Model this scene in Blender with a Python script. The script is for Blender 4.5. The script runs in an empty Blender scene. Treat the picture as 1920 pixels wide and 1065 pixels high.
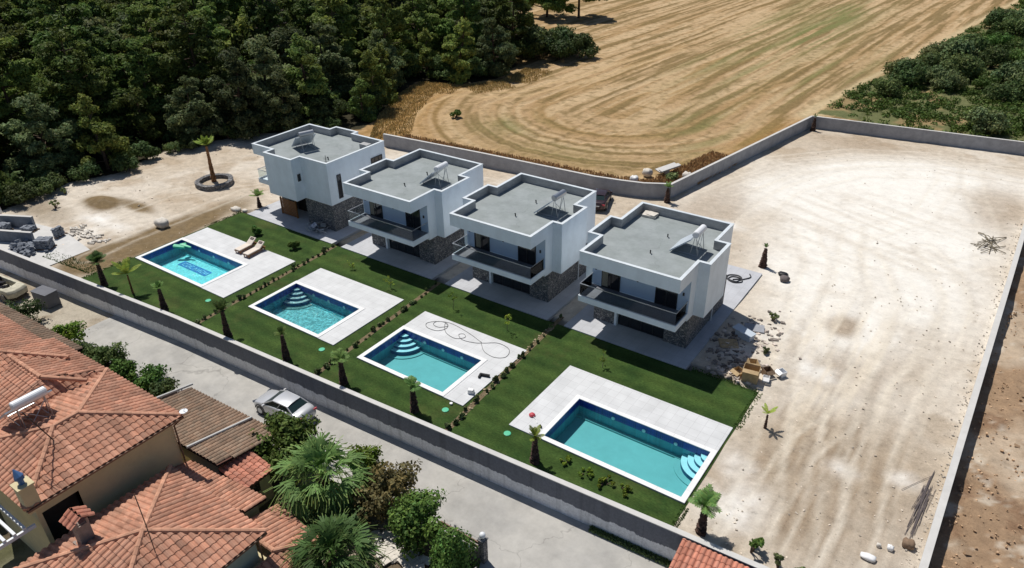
import bpy, math, random
import numpy as np
from mathutils import Vector, Matrix
R = math.radians
C = bpy.context.scene.collection
SC = bpy.context.scene

# ---------------------------------------------------------------- camera, sky, sun, exposure
YAW, PITCH, ROLL = -0.61294739, 0.52248731, -0.01491618
cy_, sy_ = math.cos(YAW), math.sin(YAW)
cp_, sp_ = math.cos(PITCH), math.sin(PITCH)
cr_, sr_ = math.cos(ROLL), math.sin(ROLL)
right0 = Vector((cy_, -sy_, 0)); fw = Vector((sy_*cp_, cy_*cp_, -sp_)); up0 = Vector((sy_*sp_, cy_*sp_, cp_))
right = right0*cr_ + up0*sr_; up = right0*(-sr_) + up0*cr_
cam = bpy.data.cameras.new('camera'); camo = bpy.data.objects.new('camera', cam); C.objects.link(camo)
m = Matrix((( right.x, up.x, -fw.x, 0), (right.y, up.y, -fw.y, 0), (right.z, up.z, -fw.z, 28.0), (0, 0, 0, 1)))
camo.matrix_world = m
cam.sensor_width = 36; cam.lens = 36*1379.7/1920; cam.clip_start = 0.5; cam.clip_end = 3000
SC.camera = camo

SUN_TO = Vector((-0.49, 0.17, 1.0)).normalized()
w = bpy.data.worlds.new('World'); SC.world = w; w.use_nodes = True
nt = w.node_tree; bg = nt.nodes['Background']
sky = nt.nodes.new('ShaderNodeTexSky'); sky.sky_type = 'NISHITA'; sky.sun_disc = False
sky.sun_elevation = math.asin(SUN_TO.z); sky.sun_rotation = math.atan2(SUN_TO.x, SUN_TO.y)
sky.altitude = 50; sky.air_density = 1.0; sky.dust_density = 0.6; sky.ozone_density = 2.2
nt.links.new(sky.outputs[0], bg.inputs[0]); bg.inputs[1].default_value = 0.060
sl = bpy.data.lights.new('sun', 'SUN'); slo = bpy.data.objects.new('sun', sl); C.objects.link(slo)
sl.energy = 4.3; sl.angle = R(0.53); sl.color = (1.0, 0.955, 0.885)
slo.rotation_euler = SUN_TO.to_track_quat('Z', 'Y').to_euler(); slo.location = SUN_TO*120
SC.view_settings.view_transform = 'Standard'; SC.view_settings.look = 'None'
SC.view_settings.exposure = 0.0; SC.view_settings.gamma = 1.0

# ---------------------------------------------------------------- helpers
rng = np.random.default_rng(7)
def T(o, label=None, cat=None, group=None, kind=None):
    if label: o['label'] = label
    if cat: o['category'] = cat
    if group: o['group'] = group
    if kind: o['kind'] = kind
    return o
def thing(name, label, cat, loc, rz=0.0, group=None):
    o = bpy.data.objects.new(name, None); C.objects.link(o); o.empty_display_size = 0.3
    o.location = loc; o.rotation_euler = (0, 0, rz)
    return T(o, label, cat, group)
def copy_tree(root, loc, rz=0.0, label=None, scale=None):
    def cp(o, par):
        c = o.copy(); C.objects.link(c)
        if par is not None: c.parent = par
        for ch in [x for x in KIDS.get(o.name, [])]:
            cp(ch, c)
        return c
    r = cp(root, None); r.location = loc; r.rotation_euler = (0, 0, rz)
    if scale is not None: r.scale = scale if hasattr(scale, '__len__') else (scale,)*3
    if label: r['label'] = label
    return r
KIDS = {}

class MB:
    """collects geometry, then links it as ONE mesh object"""
    def __init__(s): s.v = []; s.f = []; s.c = []; s.mi = []; s.col = (1, 1, 1); s.m = 0; s.smooth = []; s.sm = False
    def face(s, pts):
        n = len(s.v); s.v += [tuple(p) for p in pts]; s.f.append(tuple(range(n, n+len(pts)))); s.c.append(s.col); s.mi.append(s.m); s.smooth.append(s.sm)
    def mesh(s, vs, fs):
        n = len(s.v); s.v += [tuple(p) for p in vs]
        for f in fs: s.f.append(tuple(n+i for i in f)); s.c.append(s.col); s.mi.append(s.m); s.smooth.append(s.sm)
    def box(s, x0, x1, y0, y1, z0, z1):
        vs = [(x, y, z) for z in (z0, z1) for y in (y0, y1) for x in (x0, x1)]
        s.mesh(vs, [(0, 2, 3, 1), (4, 5, 7, 6), (0, 1, 5, 4), (1, 3, 7, 5), (3, 2, 6, 7), (2, 0, 4, 6)])
    def obox(s, c, size, rz=0.0, tilt=None, jit=0.0):
        hx, hy, hz = size[0]/2, size[1]/2, size[2]/2
        M = Matrix.Rotation(rz, 3, 'Z')
        if tilt: M = M @ Matrix.Rotation(tilt[0], 3, 'X') @ Matrix.Rotation(tilt[1], 3, 'Y')
        vs = []
        for z in (-hz, hz):
            for y in (-hy, hy):
                for x in (-hx, hx):
                    p = M @ Vector((x, y, z)); p += Vector(c)
                    if jit: p += Vector(rng.uniform(-jit, jit, 3))
                    vs.append(tuple(p))
        s.mesh(vs, [(0, 2, 3, 1), (4, 5, 7, 6), (0, 1, 5, 4), (1, 3, 7, 5), (3, 2, 6, 7), (2, 0, 4, 6)])
    def prism(s, poly, z0, z1, top=True, bottom=True):
        n = len(poly); a = [(x, y, z0) for x, y in poly]; b = [(x, y, z1) for x, y in poly]
        fs = [(i, (i+1) % n, n+(i+1) % n, n+i) for i in range(n)]
        if bottom: fs.append(tuple(range(n-1, -1, -1)))
        if top: fs.append(tuple(range(n, 2*n)))
        s.mesh(a+b, fs)
    def tube(s, pts, rad, n=6, caps=True):
        pts = [Vector(p) for p in pts]
        if not hasattr(rad, '__len__'): rad = [rad]*len(pts)
        vs = []; fs = []
        for i, p in enumerate(pts):
            d = (pts[min(i+1, len(pts)-1)]-pts[max(i-1, 0)]).normalized()
            a = d.orthogonal().normalized() if abs(d.z) < 0.9 else d.cross(Vector((0, 1, 0))).normalized()
            if abs(d.z) < 0.9: a = d.cross(Vector((0, 0, 1))).normalized()
            b = d.cross(a)
            for k in range(n):
                t = 2*math.pi*k/n; vs.append(p+(a*math.cos(t)+b*math.sin(t))*rad[i])
        for i in range(len(pts)-1):
            for k in range(n):
                k2 = (k+1) % n; fs.append((i*n+k, i*n+k2, (i+1)*n+k2, (i+1)*n+k))
        if caps: fs.append(tuple(range(n-1, -1, -1))); fs.append(tuple(range((len(pts)-1)*n, len(pts)*n)))
        s.mesh(vs, fs)
    def lathe(s, prof, c=(0, 0, 0), n=12, jit=0.0):
        vs = []; fs = []
        for r_, z in prof:
            for k in range(n):
                t = 2*math.pi*k/n; rr = r_*(1+(rng.uniform(-jit, jit) if jit else 0)); vs.append((c[0]+rr*math.cos(t), c[1]+rr*math.sin(t), c[2]+z))
        for i in range(len(prof)-1):
            for k in range(n):
                k2 = (k+1) % n; fs.append((i*n+k, i*n+k2, (i+1)*n+k2, (i+1)*n+k))
        fs.append(tuple(range((len(prof)-1)*n, len(prof)*n)))
        s.mesh(vs, fs)
    def build(s, name, mats, parent=None, at=None, bevel=0.0, smooth=False):
        if not isinstance(mats, (list, tuple)): mats = [mats]
        off = Vector(parent.location) if (parent is not None and at is None) else Vector(at or (0, 0, 0))
        if parent is not None:
            q = parent; off = Vector((0, 0, 0))
            while q is not None: off += q.location; q = q.parent
            if at is not None: off = Vector((0, 0, 0))
        V = np.array(s.v, dtype=np.float64).reshape(-1, 3) - np.array(off)
        me = bpy.data.meshes.new(name); me.from_pydata(V.tolist(), [], s.f)
        for mt in mats: me.materials.append(mt)
        if len(mats) > 1: me.polygons.foreach_set('material_index', s.mi)
        if any(c != (1, 1, 1) for c in s.c):
            att = me.color_attributes.new('Col', 'FLOAT_COLOR', 'CORNER')
            arr = np.ones((len(me.loops), 4), dtype=np.float32)
            lt = np.array([len(f) for f in s.f]); arr[:, :3] = np.repeat(np.array(s.c, dtype=np.float32), lt, axis=0)
            att.data.foreach_set('color', arr.ravel())
        if smooth: me.polygons.foreach_set('use_smooth', [True]*len(me.polygons))
        elif any(s.smooth): me.polygons.foreach_set('use_smooth', s.smooth)
        me.update()
        o = bpy.data.objects.new(name, me); C.objects.link(o)
        if parent is not None: o.parent = parent; KIDS.setdefault(parent.name, []).append(o)
        elif at is not None: o.location = at
        if bevel:
            b = o.modifiers.new('bevel', 'BEVEL'); b.width = bevel; b.segments = 2; b.limit_method = 'ANGLE'
        return o

def quads_mesh(name, centers, u, v, cols, mats, parent=None, loc=(0, 0, 0)):
    """many leaf quads: centers (n,3), half vectors u, v (n,3), colours (n,3) -> ONE mesh"""
    n = len(centers)
    P = np.empty((n, 4, 3)); P[:, 0] = centers-u-v; P[:, 1] = centers+u-v; P[:, 2] = centers+u+v; P[:, 3] = centers-u+v
    me = bpy.data.meshes.new(name); me.vertices.add(4*n); me.vertices.foreach_set('co', P.ravel())
    me.loops.add(4*n); me.loops.foreach_set('vertex_index', np.arange(4*n))
    me.polygons.add(n); me.polygons.foreach_set('loop_start', np.arange(n)*4); me.polygons.foreach_set('loop_total', np.full(n, 4))
    me.update(calc_edges=True)
    if cols is not None:
        att = me.color_attributes.new('Col', 'FLOAT_COLOR', 'CORNER')
        a = np.ones((4*n, 4), dtype=np.float32); a[:, :3] = np.repeat(cols, 4, axis=0); att.data.foreach_set('color', a.ravel())
    me.materials.append(mats)
    o = bpy.data.objects.new(name, me); C.objects.link(o)
    if parent is not None: o.parent = parent; KIDS.setdefault(parent.name, []).append(o)
    o.location = loc
    return o

# ---------------------------------------------------------------- materials
def newmat(name):
    mt = bpy.data.materials.new(name); mt.use_nodes = True
    return mt, mt.node_tree, mt.node_tree.nodes['Principled BSDF']
def mat(name, col, rough=0.7, var=0.12, scale=3.0, metal=0.0, bump=0.0, bscale=20.0, attr=False, col2=None, spec=0.3, stain=0.0, stretch=None):
    mt, nt, p = newmat(name); N = nt.nodes; L = nt.links
    p.inputs['Roughness'].default_value = rough; p.inputs['Metallic'].default_value = metal
    p.inputs['Specular IOR Level'].default_value = spec
    tc = N.new('ShaderNodeTexCoord'); mp = N.new('ShaderNodeMapping'); L.new(tc.outputs['Object'], mp.inputs[0])
    if stretch: mp.inputs['Scale'].default_value = stretch
    nz = N.new('ShaderNodeTexNoise'); nz.inputs['Scale'].default_value = scale; nz.inputs['Detail'].default_value = 6; nz.inputs['Roughness'].default_value = 0.65
    L.new(mp.outputs[0], nz.inputs['Vector'])
    ramp = N.new('ShaderNodeMapRange'); ramp.inputs[1].default_value = 0.3; ramp.inputs[2].default_value = 0.7
    ramp.inputs[3].default_value = 1-var; ramp.inputs[4].default_value = 1+var; L.new(nz.outputs[0], ramp.inputs[0])
    if col2:
        mx = N.new('ShaderNodeMix'); mx.data_type = 'RGBA'; mx.inputs[6].default_value = (*col, 1); mx.inputs[7].default_value = (*col2, 1)
        n2 = N.new('ShaderNodeTexNoise'); n2.inputs['Scale'].default_value = scale*0.35; n2.inputs['Detail'].default_value = 5; L.new(mp.outputs[0], n2.inputs['Vector'])
        r2 = N.new('ShaderNodeMapRange'); r2.inputs[1].default_value = 0.42; r2.inputs[2].default_value = 0.62; L.new(n2.outputs[0], r2.inputs[0])
        L.new(r2.outputs[0], mx.inputs[0]); src = mx.outputs[2]
    elif attr:
        a = N.new('ShaderNodeVertexColor'); a.layer_name = 'Col'; src = a.outputs[0]
        mm = N.new('ShaderNodeVectorMath'); mm.operation = 'MULTIPLY'; L.new(src, mm.inputs[0]); mm.inputs[1].default_value = col; src = mm.outputs[0]
    else:
        rgb = N.new('ShaderNodeRGB'); rgb.outputs[0].default_value = (*col, 1); src = rgb.outputs[0]
    vm = N.new('ShaderNodeVectorMath'); vm.operation = 'SCALE'; L.new(src, vm.inputs[0]); L.new(ramp.outputs[0], vm.inputs['Scale'])
    out = vm.outputs[0]
    if stain > 0:
        n3 = N.new('ShaderNodeTexNoise'); n3.inputs['Scale'].default_value = 0.5; n3.inputs['Detail'].default_value = 7; n3.inputs['Roughness'].default_value = .7; L.new(tc.outputs['Object'], n3.inputs['Vector'])
        r3 = N.new('ShaderNodeMapRange'); r3.inputs[1].default_value = 0.45; r3.inputs[2].default_value = 0.7; r3.inputs[3].default_value = 1; r3.inputs[4].default_value = 1-stain; L.new(n3.outputs[0], r3.inputs[0])
        v3 = N.new('ShaderNodeVectorMath'); v3.operation = 'SCALE'; L.new(out, v3.inputs[0]); L.new(r3.outputs[0], v3.inputs['Scale']); out = v3.outputs[0]
    L.new(out, p.inputs['Base Color'])
    if bump > 0:
        nb = N.new('ShaderNodeTexNoise'); nb.inputs['Scale'].default_value = bscale; nb.inputs['Detail'].default_value = 5; L.new(mp.outputs[0], nb.inputs['Vector'])
        b = N.new('ShaderNodeBump'); b.inputs['Strength'].default_value = bump; b.inputs['Distance'].default_value = 0.05; L.new(nb.outputs[0], b.inputs['Height']); L.new(b.outputs[0], p.inputs['Normal'])
    return mt
def leafmat(name, col, trans=0.25):
    """leaf colour times the per-leaf attribute and a small per-object shift"""
    mt, nt, p = newmat(name); N = nt.nodes; L = nt.links
    a = N.new('ShaderNodeVertexColor'); a.layer_name = 'Col'
    oi = N.new('ShaderNodeObjectInfo'); mr = N.new('ShaderNodeMapRange'); mr.inputs[3].default_value = 0.6; mr.inputs[4].default_value = 1.55; L.new(oi.outputs['Random'], mr.inputs[0])
    mm = N.new('ShaderNodeVectorMath'); mm.operation = 'MULTIPLY'; L.new(a.outputs[0], mm.inputs[0]); mm.inputs[1].default_value = col
    sc = N.new('ShaderNodeVectorMath'); sc.operation = 'SCALE'; L.new(mm.outputs[0], sc.inputs[0]); L.new(mr.outputs[0], sc.inputs['Scale'])
    hs = N.new('ShaderNodeHueSaturation'); mh = N.new('ShaderNodeMapRange'); mh.inputs[3].default_value = 0.48; mh.inputs[4].default_value = 0.52
    ml = N.new('ShaderNodeMath'); ml.operation = 'FRACT'; m2 = N.new('ShaderNodeMath'); m2.operation = 'MULTIPLY'; m2.inputs[1].default_value = 7.31
    L.new(oi.outputs['Random'], m2.inputs[0]); L.new(m2.outputs[0], ml.inputs[0]); L.new(ml.outputs[0], mh.inputs[0]); L.new(mh.outputs[0], hs.inputs['Hue']); L.new(sc.outputs[0], hs.inputs['Color'])
    L.new(hs.outputs[0], p.inputs['Base Color']); p.inputs['Roughness'].default_value = 0.6; p.inputs['Specular IOR Level'].default_value = 0.15
    tr = N.new('ShaderNodeBsdfTranslucent'); L.new(hs.outputs[0], tr.inputs[0]); mx = N.new('ShaderNodeMixShader'); mx.inputs[0].default_value = trans
    L.new(p.outputs[0], mx.inputs[1]); L.new(tr.outputs[0], mx.inputs[2]); L.new(mx.outputs[0], N['Material Output'].inputs[0])
    return mt

M = {}
M['render'] = mat('white_render', (0.80, 0.87, 0.93), 0.85, 0.05, 1.2, bump=0.05, bscale=60, stain=0.10, stretch=(1, 1, .35))
M['curtain'] = mat('beige_curtain', (0.33, 0.30, 0.24), 0.9, 0.1, 4)
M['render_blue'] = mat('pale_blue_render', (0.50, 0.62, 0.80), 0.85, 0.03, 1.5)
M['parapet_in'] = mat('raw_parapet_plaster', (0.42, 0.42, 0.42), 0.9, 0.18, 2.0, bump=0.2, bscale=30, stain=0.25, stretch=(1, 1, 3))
M['membrane'] = mat('roof_membrane', (0.30, 0.33, 0.335), 0.9, 0.08, 2.2, col2=(0.265, 0.295, 0.295), bump=0.1, bscale=40, stain=0.12)
M['concrete'] = mat('grey_concrete', (0.33, 0.34, 0.37), 0.9, 0.14, 1.6, bump=0.3, bscale=18, stain=0.2)
M['conc_light'] = mat('pale_concrete', (0.58, 0.57, 0.55), 0.9, 0.1, 2, bump=0.1, bscale=40, stain=0.12)
M['block'] = mat('grey_blockwork', (0.21, 0.23, 0.265), 0.9, 0.18, 2.5, bump=0.3, bscale=18, stain=0.2)
M['conc_dark'] = mat('dark_concrete', (0.17, 0.175, 0.195), 0.92, 0.2, 2, bump=0.3, bscale=20, stain=0.3)
M['frame_dark'] = mat('anthracite_frame', (0.03, 0.03, 0.035), 0.4, 0.05, 5)
M['metal_grey'] = mat('grey_metal', (0.45, 0.47, 0.5), 0.35, 0.05, 5, metal=0.8)
M['metal_white'] = mat('white_enamel', (0.75, 0.77, 0.8), 0.3, 0.03, 5)
M['wood'] = mat('oiled_wood', (0.28, 0.12, 0.04), 0.6, 0.3, 6, stretch=(1, 8, 8))
M['plywood'] = mat('plywood', (0.50, 0.36, 0.20), 0.8, 0.2, 4, attr=False)
M['palletwood'] = mat('pallet_wood', (0.22, 0.15, 0.10), 0.8, 0.25, 6)
M['grey_pipe'] = mat('dark_hose', (0.05, 0.05, 0.055), 0.5, 0.05, 5)
M['rust'] = mat('rebar_rust', (0.13, 0.11, 0.11), 0.8, 0.2, 5)
M['white_stone'] = mat('white_rubble', (0.62, 0.58, 0.52), 0.9, 0.2, 4, bump=0.3, bscale=10)
M['white_plastic'] = mat('white_plastic', (0.8, 0.8, 0.8), 0.5, 0.03, 5)
M['green_plastic'] = mat('green_plastic', (0.10, 0.50, 0.30), 0.45, 0.05, 5)
M['red_plastic'] = mat('red_plastic', (0.50, 0.07, 0.09), 0.5, 0.05, 5)
M['black_bag'] = mat('black_plastic', (0.012, 0.012, 0.015), 0.5, 0.05, 5)
M['stucco_yellow'] = mat('yellow_stucco', (0.60, 0.52, 0.32), 0.9, 0.06, 1.5, bump=0.1, bscale=40, stain=0.15)
M['stucco_white'] = mat('white_stucco', (0.68, 0.66, 0.6), 0.9, 0.06, 1.5, bump=0.1, bscale=40, stain=0.15)
M['gutter'] = mat('brown_gutter', (0.20, 0.12, 0.08), 0.5, 0.1, 4)
M['tile'] = mat('terracotta_tile', (0.50, 0.26, 0.175), 0.85, 0.15, 2.2, attr=True, stain=0.26)
M['tile_old'] = mat('weathered_tile', (0.27, 0.19, 0.135), 0.9, 0.18, 2.0, attr=True, stain=0.35)
M['tile_new'] = mat('bright_tile', (0.52, 0.225, 0.155), 0.8, 0.14, 2.0, attr=True, stain=0.15)
M['under'] = mat('roof_underlay', (0.12, 0.06, 0.045), 0.95, 0.1, 4)
M['darkroom'] = mat('dark_interior', (0.03, 0.028, 0.025), 0.9, 0.3, 2)
M['bark'] = mat('bark', (0.10, 0.07, 0.05), 0.95, 0.3, 6, bump=0.4, bscale=15)
M['bark_pale'] = mat('pale_stem', (0.20, 0.17, 0.12), 0.95, 0.3, 6)
M['palm_trunk'] = mat('palm_trunk', (0.075, 0.045, 0.035), 0.95, 0.4, 8, bump=0.6, bscale=14, attr=True)
M['palm_brown'] = mat('tall_palm_trunk', (0.26, 0.13, 0.06), 0.95, 0.3, 8, bump=0.6, bscale=14, attr=True)
M['pine'] = leafmat('pine_needles', (0.135, 0.190, 0.050), 0.40)
M['pine_light'] = leafmat('young_pine_needles', (0.185, 0.235, 0.060), 0.4)
M['pine_grey'] = leafmat('grey_pine_needles', (0.125, 0.165, 0.075), 0.4)
M['turf'] = leafmat('turf_blades', (0.10, 0.165, 0.045), 0.3)
M['scrub'] = leafmat('scrub_leaves', (0.100, 0.150, 0.052), 0.35)
M['garden'] = leafmat('garden_leaves', (0.085, 0.155, 0.035), 0.25)
M['yellowgreen'] = leafmat('yellow_green_leaves', (0.20, 0.30, 0.04), 0.3)
M['redleaf'] = leafmat('reddish_leaves', (0.125, 0.105, 0.05), 0.25)
M['palmleaf'] = leafmat('palm_leaves', (0.115, 0.20, 0.065), 0.3)
M['palmleaf_y'] = leafmat('young_palm_leaves', (0.20, 0.29, 0.06), 0.3)
M['drygrass'] = leafmat('dry_grass', (0.42, 0.285, 0.13), 0.3)
M['deadleaf'] = leafmat('dead_branches', (0.13, 0.10, 0.095), 0.1)
M['olive'] = leafmat('grey_green_leaves', (0.145, 0.195, 0.080), 0.2)

def glass_mat(name, col, rough=0.05):
    mt, nt, p = newmat(name); p.inputs['Base Color'].default_value = (*col, 1); p.inputs['Roughness'].default_value = rough
    p.inputs['Specular IOR Level'].default_value = 0.6
    return mt
M['glass'] = glass_mat('dark_window_glass', (0.02, 0.022, 0.027), 0.06)
M['carglass'] = glass_mat('car_glass', (0.015, 0.03, 0.03), 0.04)
M['panel'] = glass_mat('collector_glass', (0.03, 0.045, 0.07), 0.08)
M['panel_light'] = mat('collector_back', (0.50, 0.56, 0.63), 0.25, 0.04, 4)
def clear_glass():
    mt, nt, p = newmat('balustrade_glass'); N = nt.nodes; L = nt.links
    tr = N.new('ShaderNodeBsdfTransparent'); tr.inputs[0].default_value = (0.90, 0.94, 0.95, 1)
    gl = N.new('ShaderNodeBsdfGlossy'); gl.inputs['Roughness'].default_value = 0.02
    fr = N.new('ShaderNodeFresnel'); fr.inputs[0].default_value = 1.16
    mx = N.new('ShaderNodeMixShader'); L.new(fr.outputs[0], mx.inputs[0]); L.new(tr.outputs[0], mx.inputs[1]); L.new(gl.outputs[0], mx.inputs[2]); L.new(mx.outputs[0], N['Material Output'].inputs[0])
    return mt
M['clear'] = clear_glass()

def stone_mat():
    mt, nt, p = newmat('rubble_stone_cladding'); N = nt.nodes; L = nt.links
    tc = N.new('ShaderNodeTexCoord'); mp = N.new('ShaderNodeMapping'); L.new(tc.outputs['Object'], mp.inputs[0]); mp.inputs['Scale'].default_value = (2.1, 2.1, 3.2)
    nz = N.new('ShaderNodeTexNoise'); nz.inputs['Scale'].default_value = 1.5; L.new(mp.outputs[0], nz.inputs['Vector'])
    ad = N.new('ShaderNodeVectorMath'); ad.operation = 'ADD'; L.new(mp.outputs[0], ad.inputs[0]); L.new(nz.outputs['Color'], ad.inputs[1])
    vo = N.new('ShaderNodeTexVoronoi'); L.new(ad.outputs[0], vo.inputs['Vector'])
    vd = N.new('ShaderNodeTexVoronoi'); vd.feature = 'DISTANCE_TO_EDGE'; L.new(ad.outputs[0], vd.inputs['Vector'])
    sep = N.new('ShaderNodeSeparateColor'); L.new(vo.outputs['Color'], sep.inputs[0])
    cr = N.new('ShaderNodeValToRGB'); e = cr.color_ramp.elements; e[0].color = (0.09, 0.10, 0.12, 1); e[1].color = (0.52, 0.50, 0.48, 1)
    a = cr.color_ramp.elements.new(0.4); a.color = (0.19, 0.20, 0.22, 1); a = cr.color_ramp.elements.new(0.7); a.color = (0.30, 0.28, 0.27, 1)
    L.new(sep.outputs[0], cr.inputs[0])
    mr = N.new('ShaderNodeMapRange'); mr.inputs[1].default_value = 0.02; mr.inputs[2].default_value = 0.1; mr.inputs[3].default_value = 0.25; L.new(vd.outputs['Distance'], mr.inputs[0])
    vm = N.new('ShaderNodeVectorMath'); vm.operation = 'SCALE'; L.new(cr.outputs[0], vm.inputs[0]); L.new(mr.outputs[0], vm.inputs['Scale']); L.new(vm.outputs[0], p.inputs['Base Color'])
    b = N.new('ShaderNodeBump'); b.inputs['Strength'].default_value = 0.8; b.inputs['Distance'].default_value = 0.06; L.new(mr.outputs[0], b.inputs['Height']); L.new(b.outputs[0], p.inputs['Normal'])
    p.inputs['Roughness'].default_value = 0.9
    return mt
M['stone'] = stone_mat()

def tiles_mat(name, col, gap, size, gapw=0.012, rough=0.6, var=0.08):
    mt, nt, p = newmat(name); N = nt.nodes; L = nt.links
    tc = N.new('ShaderNodeTexCoord'); br = N.new('ShaderNodeTexBrick'); L.new(tc.outputs['Object'], br.inputs['Vector'])
    br.offset = 0.0; br.inputs['Scale'].default_value = 1.0; br.inputs['Brick Width'].default_value = size; br.inputs['Row Height'].default_value = size
    br.inputs['Mortar Size'].default_value = gapw; br.inputs['Mortar Smooth'].default_value = 0.0; br.inputs['Bias'].default_value = 0
    br.inputs['Color1'].default_value = (*[c*(1-var) for c in col], 1); br.inputs['Color2'].default_value = (*[c*(1+var) for c in col], 1); br.inputs['Mortar'].default_value = (*gap, 1)
    nz = N.new('ShaderNodeTexNoise'); nz.inputs['Scale'].default_value = 0.9; nz.inputs['Detail'].default_value = 7; L.new(tc.outputs['Object'], nz.inputs['Vector'])
    mr = N.new('ShaderNodeMapRange'); mr.inputs[1].default_value = .3; mr.inputs[2].default_value = .7; mr.inputs[3].default_value = 0.9; mr.inputs[4].default_value = 1.08; L.new(nz.outputs[0], mr.inputs[0])
    vm = N.new('ShaderNodeVectorMath'); vm.operation = 'SCALE'; L.new(br.outputs[0], vm.inputs[0]); L.new(mr.outputs[0], vm.inputs['Scale']); L.new(vm.outputs[0], p.inputs['Base Color'])
    p.inputs['Roughness'].default_value = rough
    return mt
M['terrace'] = tiles_mat('terrace_paving', (0.46, 0.47, 0.50), (0.36, 0.36, 0.38), 0.6, 0.008, 0.7, 0.03)
M['paving'] = tiles_mat('pale_paving', (0.60, 0.61, 0.62), (0.45, 0.45, 0.46), 0.6, 0.008, 0.7, 0.025)
M['coping'] = tiles_mat('white_marble_coping', (0.80, 0.80, 0.80), (0.58, 0.58, 0.58), 0.9, 0.008, 0.5, 0.02)
M['cap'] = mat('parapet_coping', (0.62, 0.67, 0.71), 0.7, 0.08, 3, stain=0.12)
M['navy'] = tiles_mat('navy_mosaic', (0.016, 0.032, 0.26), (0.04, 0.07, 0.3), 0.12, 0.01, 0.3, 0.3)
M['poolwall'] = tiles_mat('blue_mosaic', (0.07, 0.33, 0.40), (0.08, 0.32, 0.38), 0.12, 0.008, 0.35, 0.15)
M['poolfloor'] = mat('turquoise_mosaic', (0.19, 0.44, 0.44), 0.6, 0.07, 1.2)
M['poolfloor_b'] = mat('turquoise_mosaic_bright', (0.26, 0.76, 0.82), 0.6, 0.06, 1.5)
M['step_side'] = mat('step_riser', (0.03, 0.13, 0.25), 0.6, 0.05, 3)
M['pool_steps'] = mat('step_mosaic', (0.55, 0.78, 0.82), 0.6, 0.05, 3)
M['mosaic_blue'] = mat('blue_floor_motif', (0.03, 0.22, 0.55), 0.6, 0.2, 5)
M['mosaic_pale'] = mat('pale_floor_motif', (0.30, 0.68, 0.92), 0.6, 0.1, 5)

def water_mat(name, ripple, scale, tint, caustic=0.0):
    mt, nt, p = newmat(name); N = nt.nodes; L = nt.links
    tc = N.new('ShaderNodeTexCoord')
    nz = N.new('ShaderNodeTexNoise'); nz.inputs['Scale'].default_value = scale; nz.inputs['Detail'].default_value = 3; nz.inputs['Distortion'].default_value = 0.6; L.new(tc.outputs['Object'], nz.inputs['Vector'])
    b = N.new('ShaderNodeBump'); b.inputs['Strength'].default_value = ripple; b.inputs['Distance'].default_value = 0.1; L.new(nz.outputs[0], b.inputs['Height'])
    tr = N.new('ShaderNodeBsdfTransparent'); tr.inputs[0].default_value = (*tint, 1)
    if caustic > 0:  # bright caustic net of the sunlit ripples, painted into the transparent tint
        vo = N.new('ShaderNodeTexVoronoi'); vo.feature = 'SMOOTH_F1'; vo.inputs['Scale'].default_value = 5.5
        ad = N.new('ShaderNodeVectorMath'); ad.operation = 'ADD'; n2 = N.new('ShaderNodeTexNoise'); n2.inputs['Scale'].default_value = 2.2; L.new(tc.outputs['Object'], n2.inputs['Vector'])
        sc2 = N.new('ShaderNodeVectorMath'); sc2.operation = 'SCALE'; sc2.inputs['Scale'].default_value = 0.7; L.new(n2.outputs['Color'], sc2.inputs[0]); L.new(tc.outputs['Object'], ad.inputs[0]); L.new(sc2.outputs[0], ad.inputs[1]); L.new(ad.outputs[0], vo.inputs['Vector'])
        mr = N.new('ShaderNodeMapRange'); mr.inputs[1].default_value = 0.15; mr.inputs[2].default_value = 0.6; mr.inputs[3].default_value = 1-caustic; mr.inputs[4].default_value = 1.0; L.new(vo.outputs['Distance'], mr.inputs[0])
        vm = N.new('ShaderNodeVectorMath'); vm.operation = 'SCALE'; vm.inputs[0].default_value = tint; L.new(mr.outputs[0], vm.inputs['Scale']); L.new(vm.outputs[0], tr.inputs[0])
    gl = N.new('ShaderNodeBsdfGlossy'); gl.inputs['Roughness'].default_value = 0.04; L.new(b.outputs[0], gl.inputs['Normal'])
    fr = N.new('ShaderNodeFresnel'); fr.inputs[0].default_value = 1.33; L.new(b.outputs[0], fr.inputs['Normal'])
    mx = N.new('ShaderNodeMixShader'); L.new(fr.outputs[0], mx.inputs[0]); L.new(tr.outputs[0], mx.inputs[1]); L.new(gl.outputs[0], mx.inputs[2]); L.new(mx.outputs[0], N['Material Output'].inputs[0])
    return mt
M['water_calm'] = water_mat('calm_water', 0.10, 5, (0.72, 0.95, 0.98))
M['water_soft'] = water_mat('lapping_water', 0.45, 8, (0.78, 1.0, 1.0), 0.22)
M['water_rough'] = water_mat('rippled_water', 1.0, 9, (0.85, 1.0, 1.0), 0.5)

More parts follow.
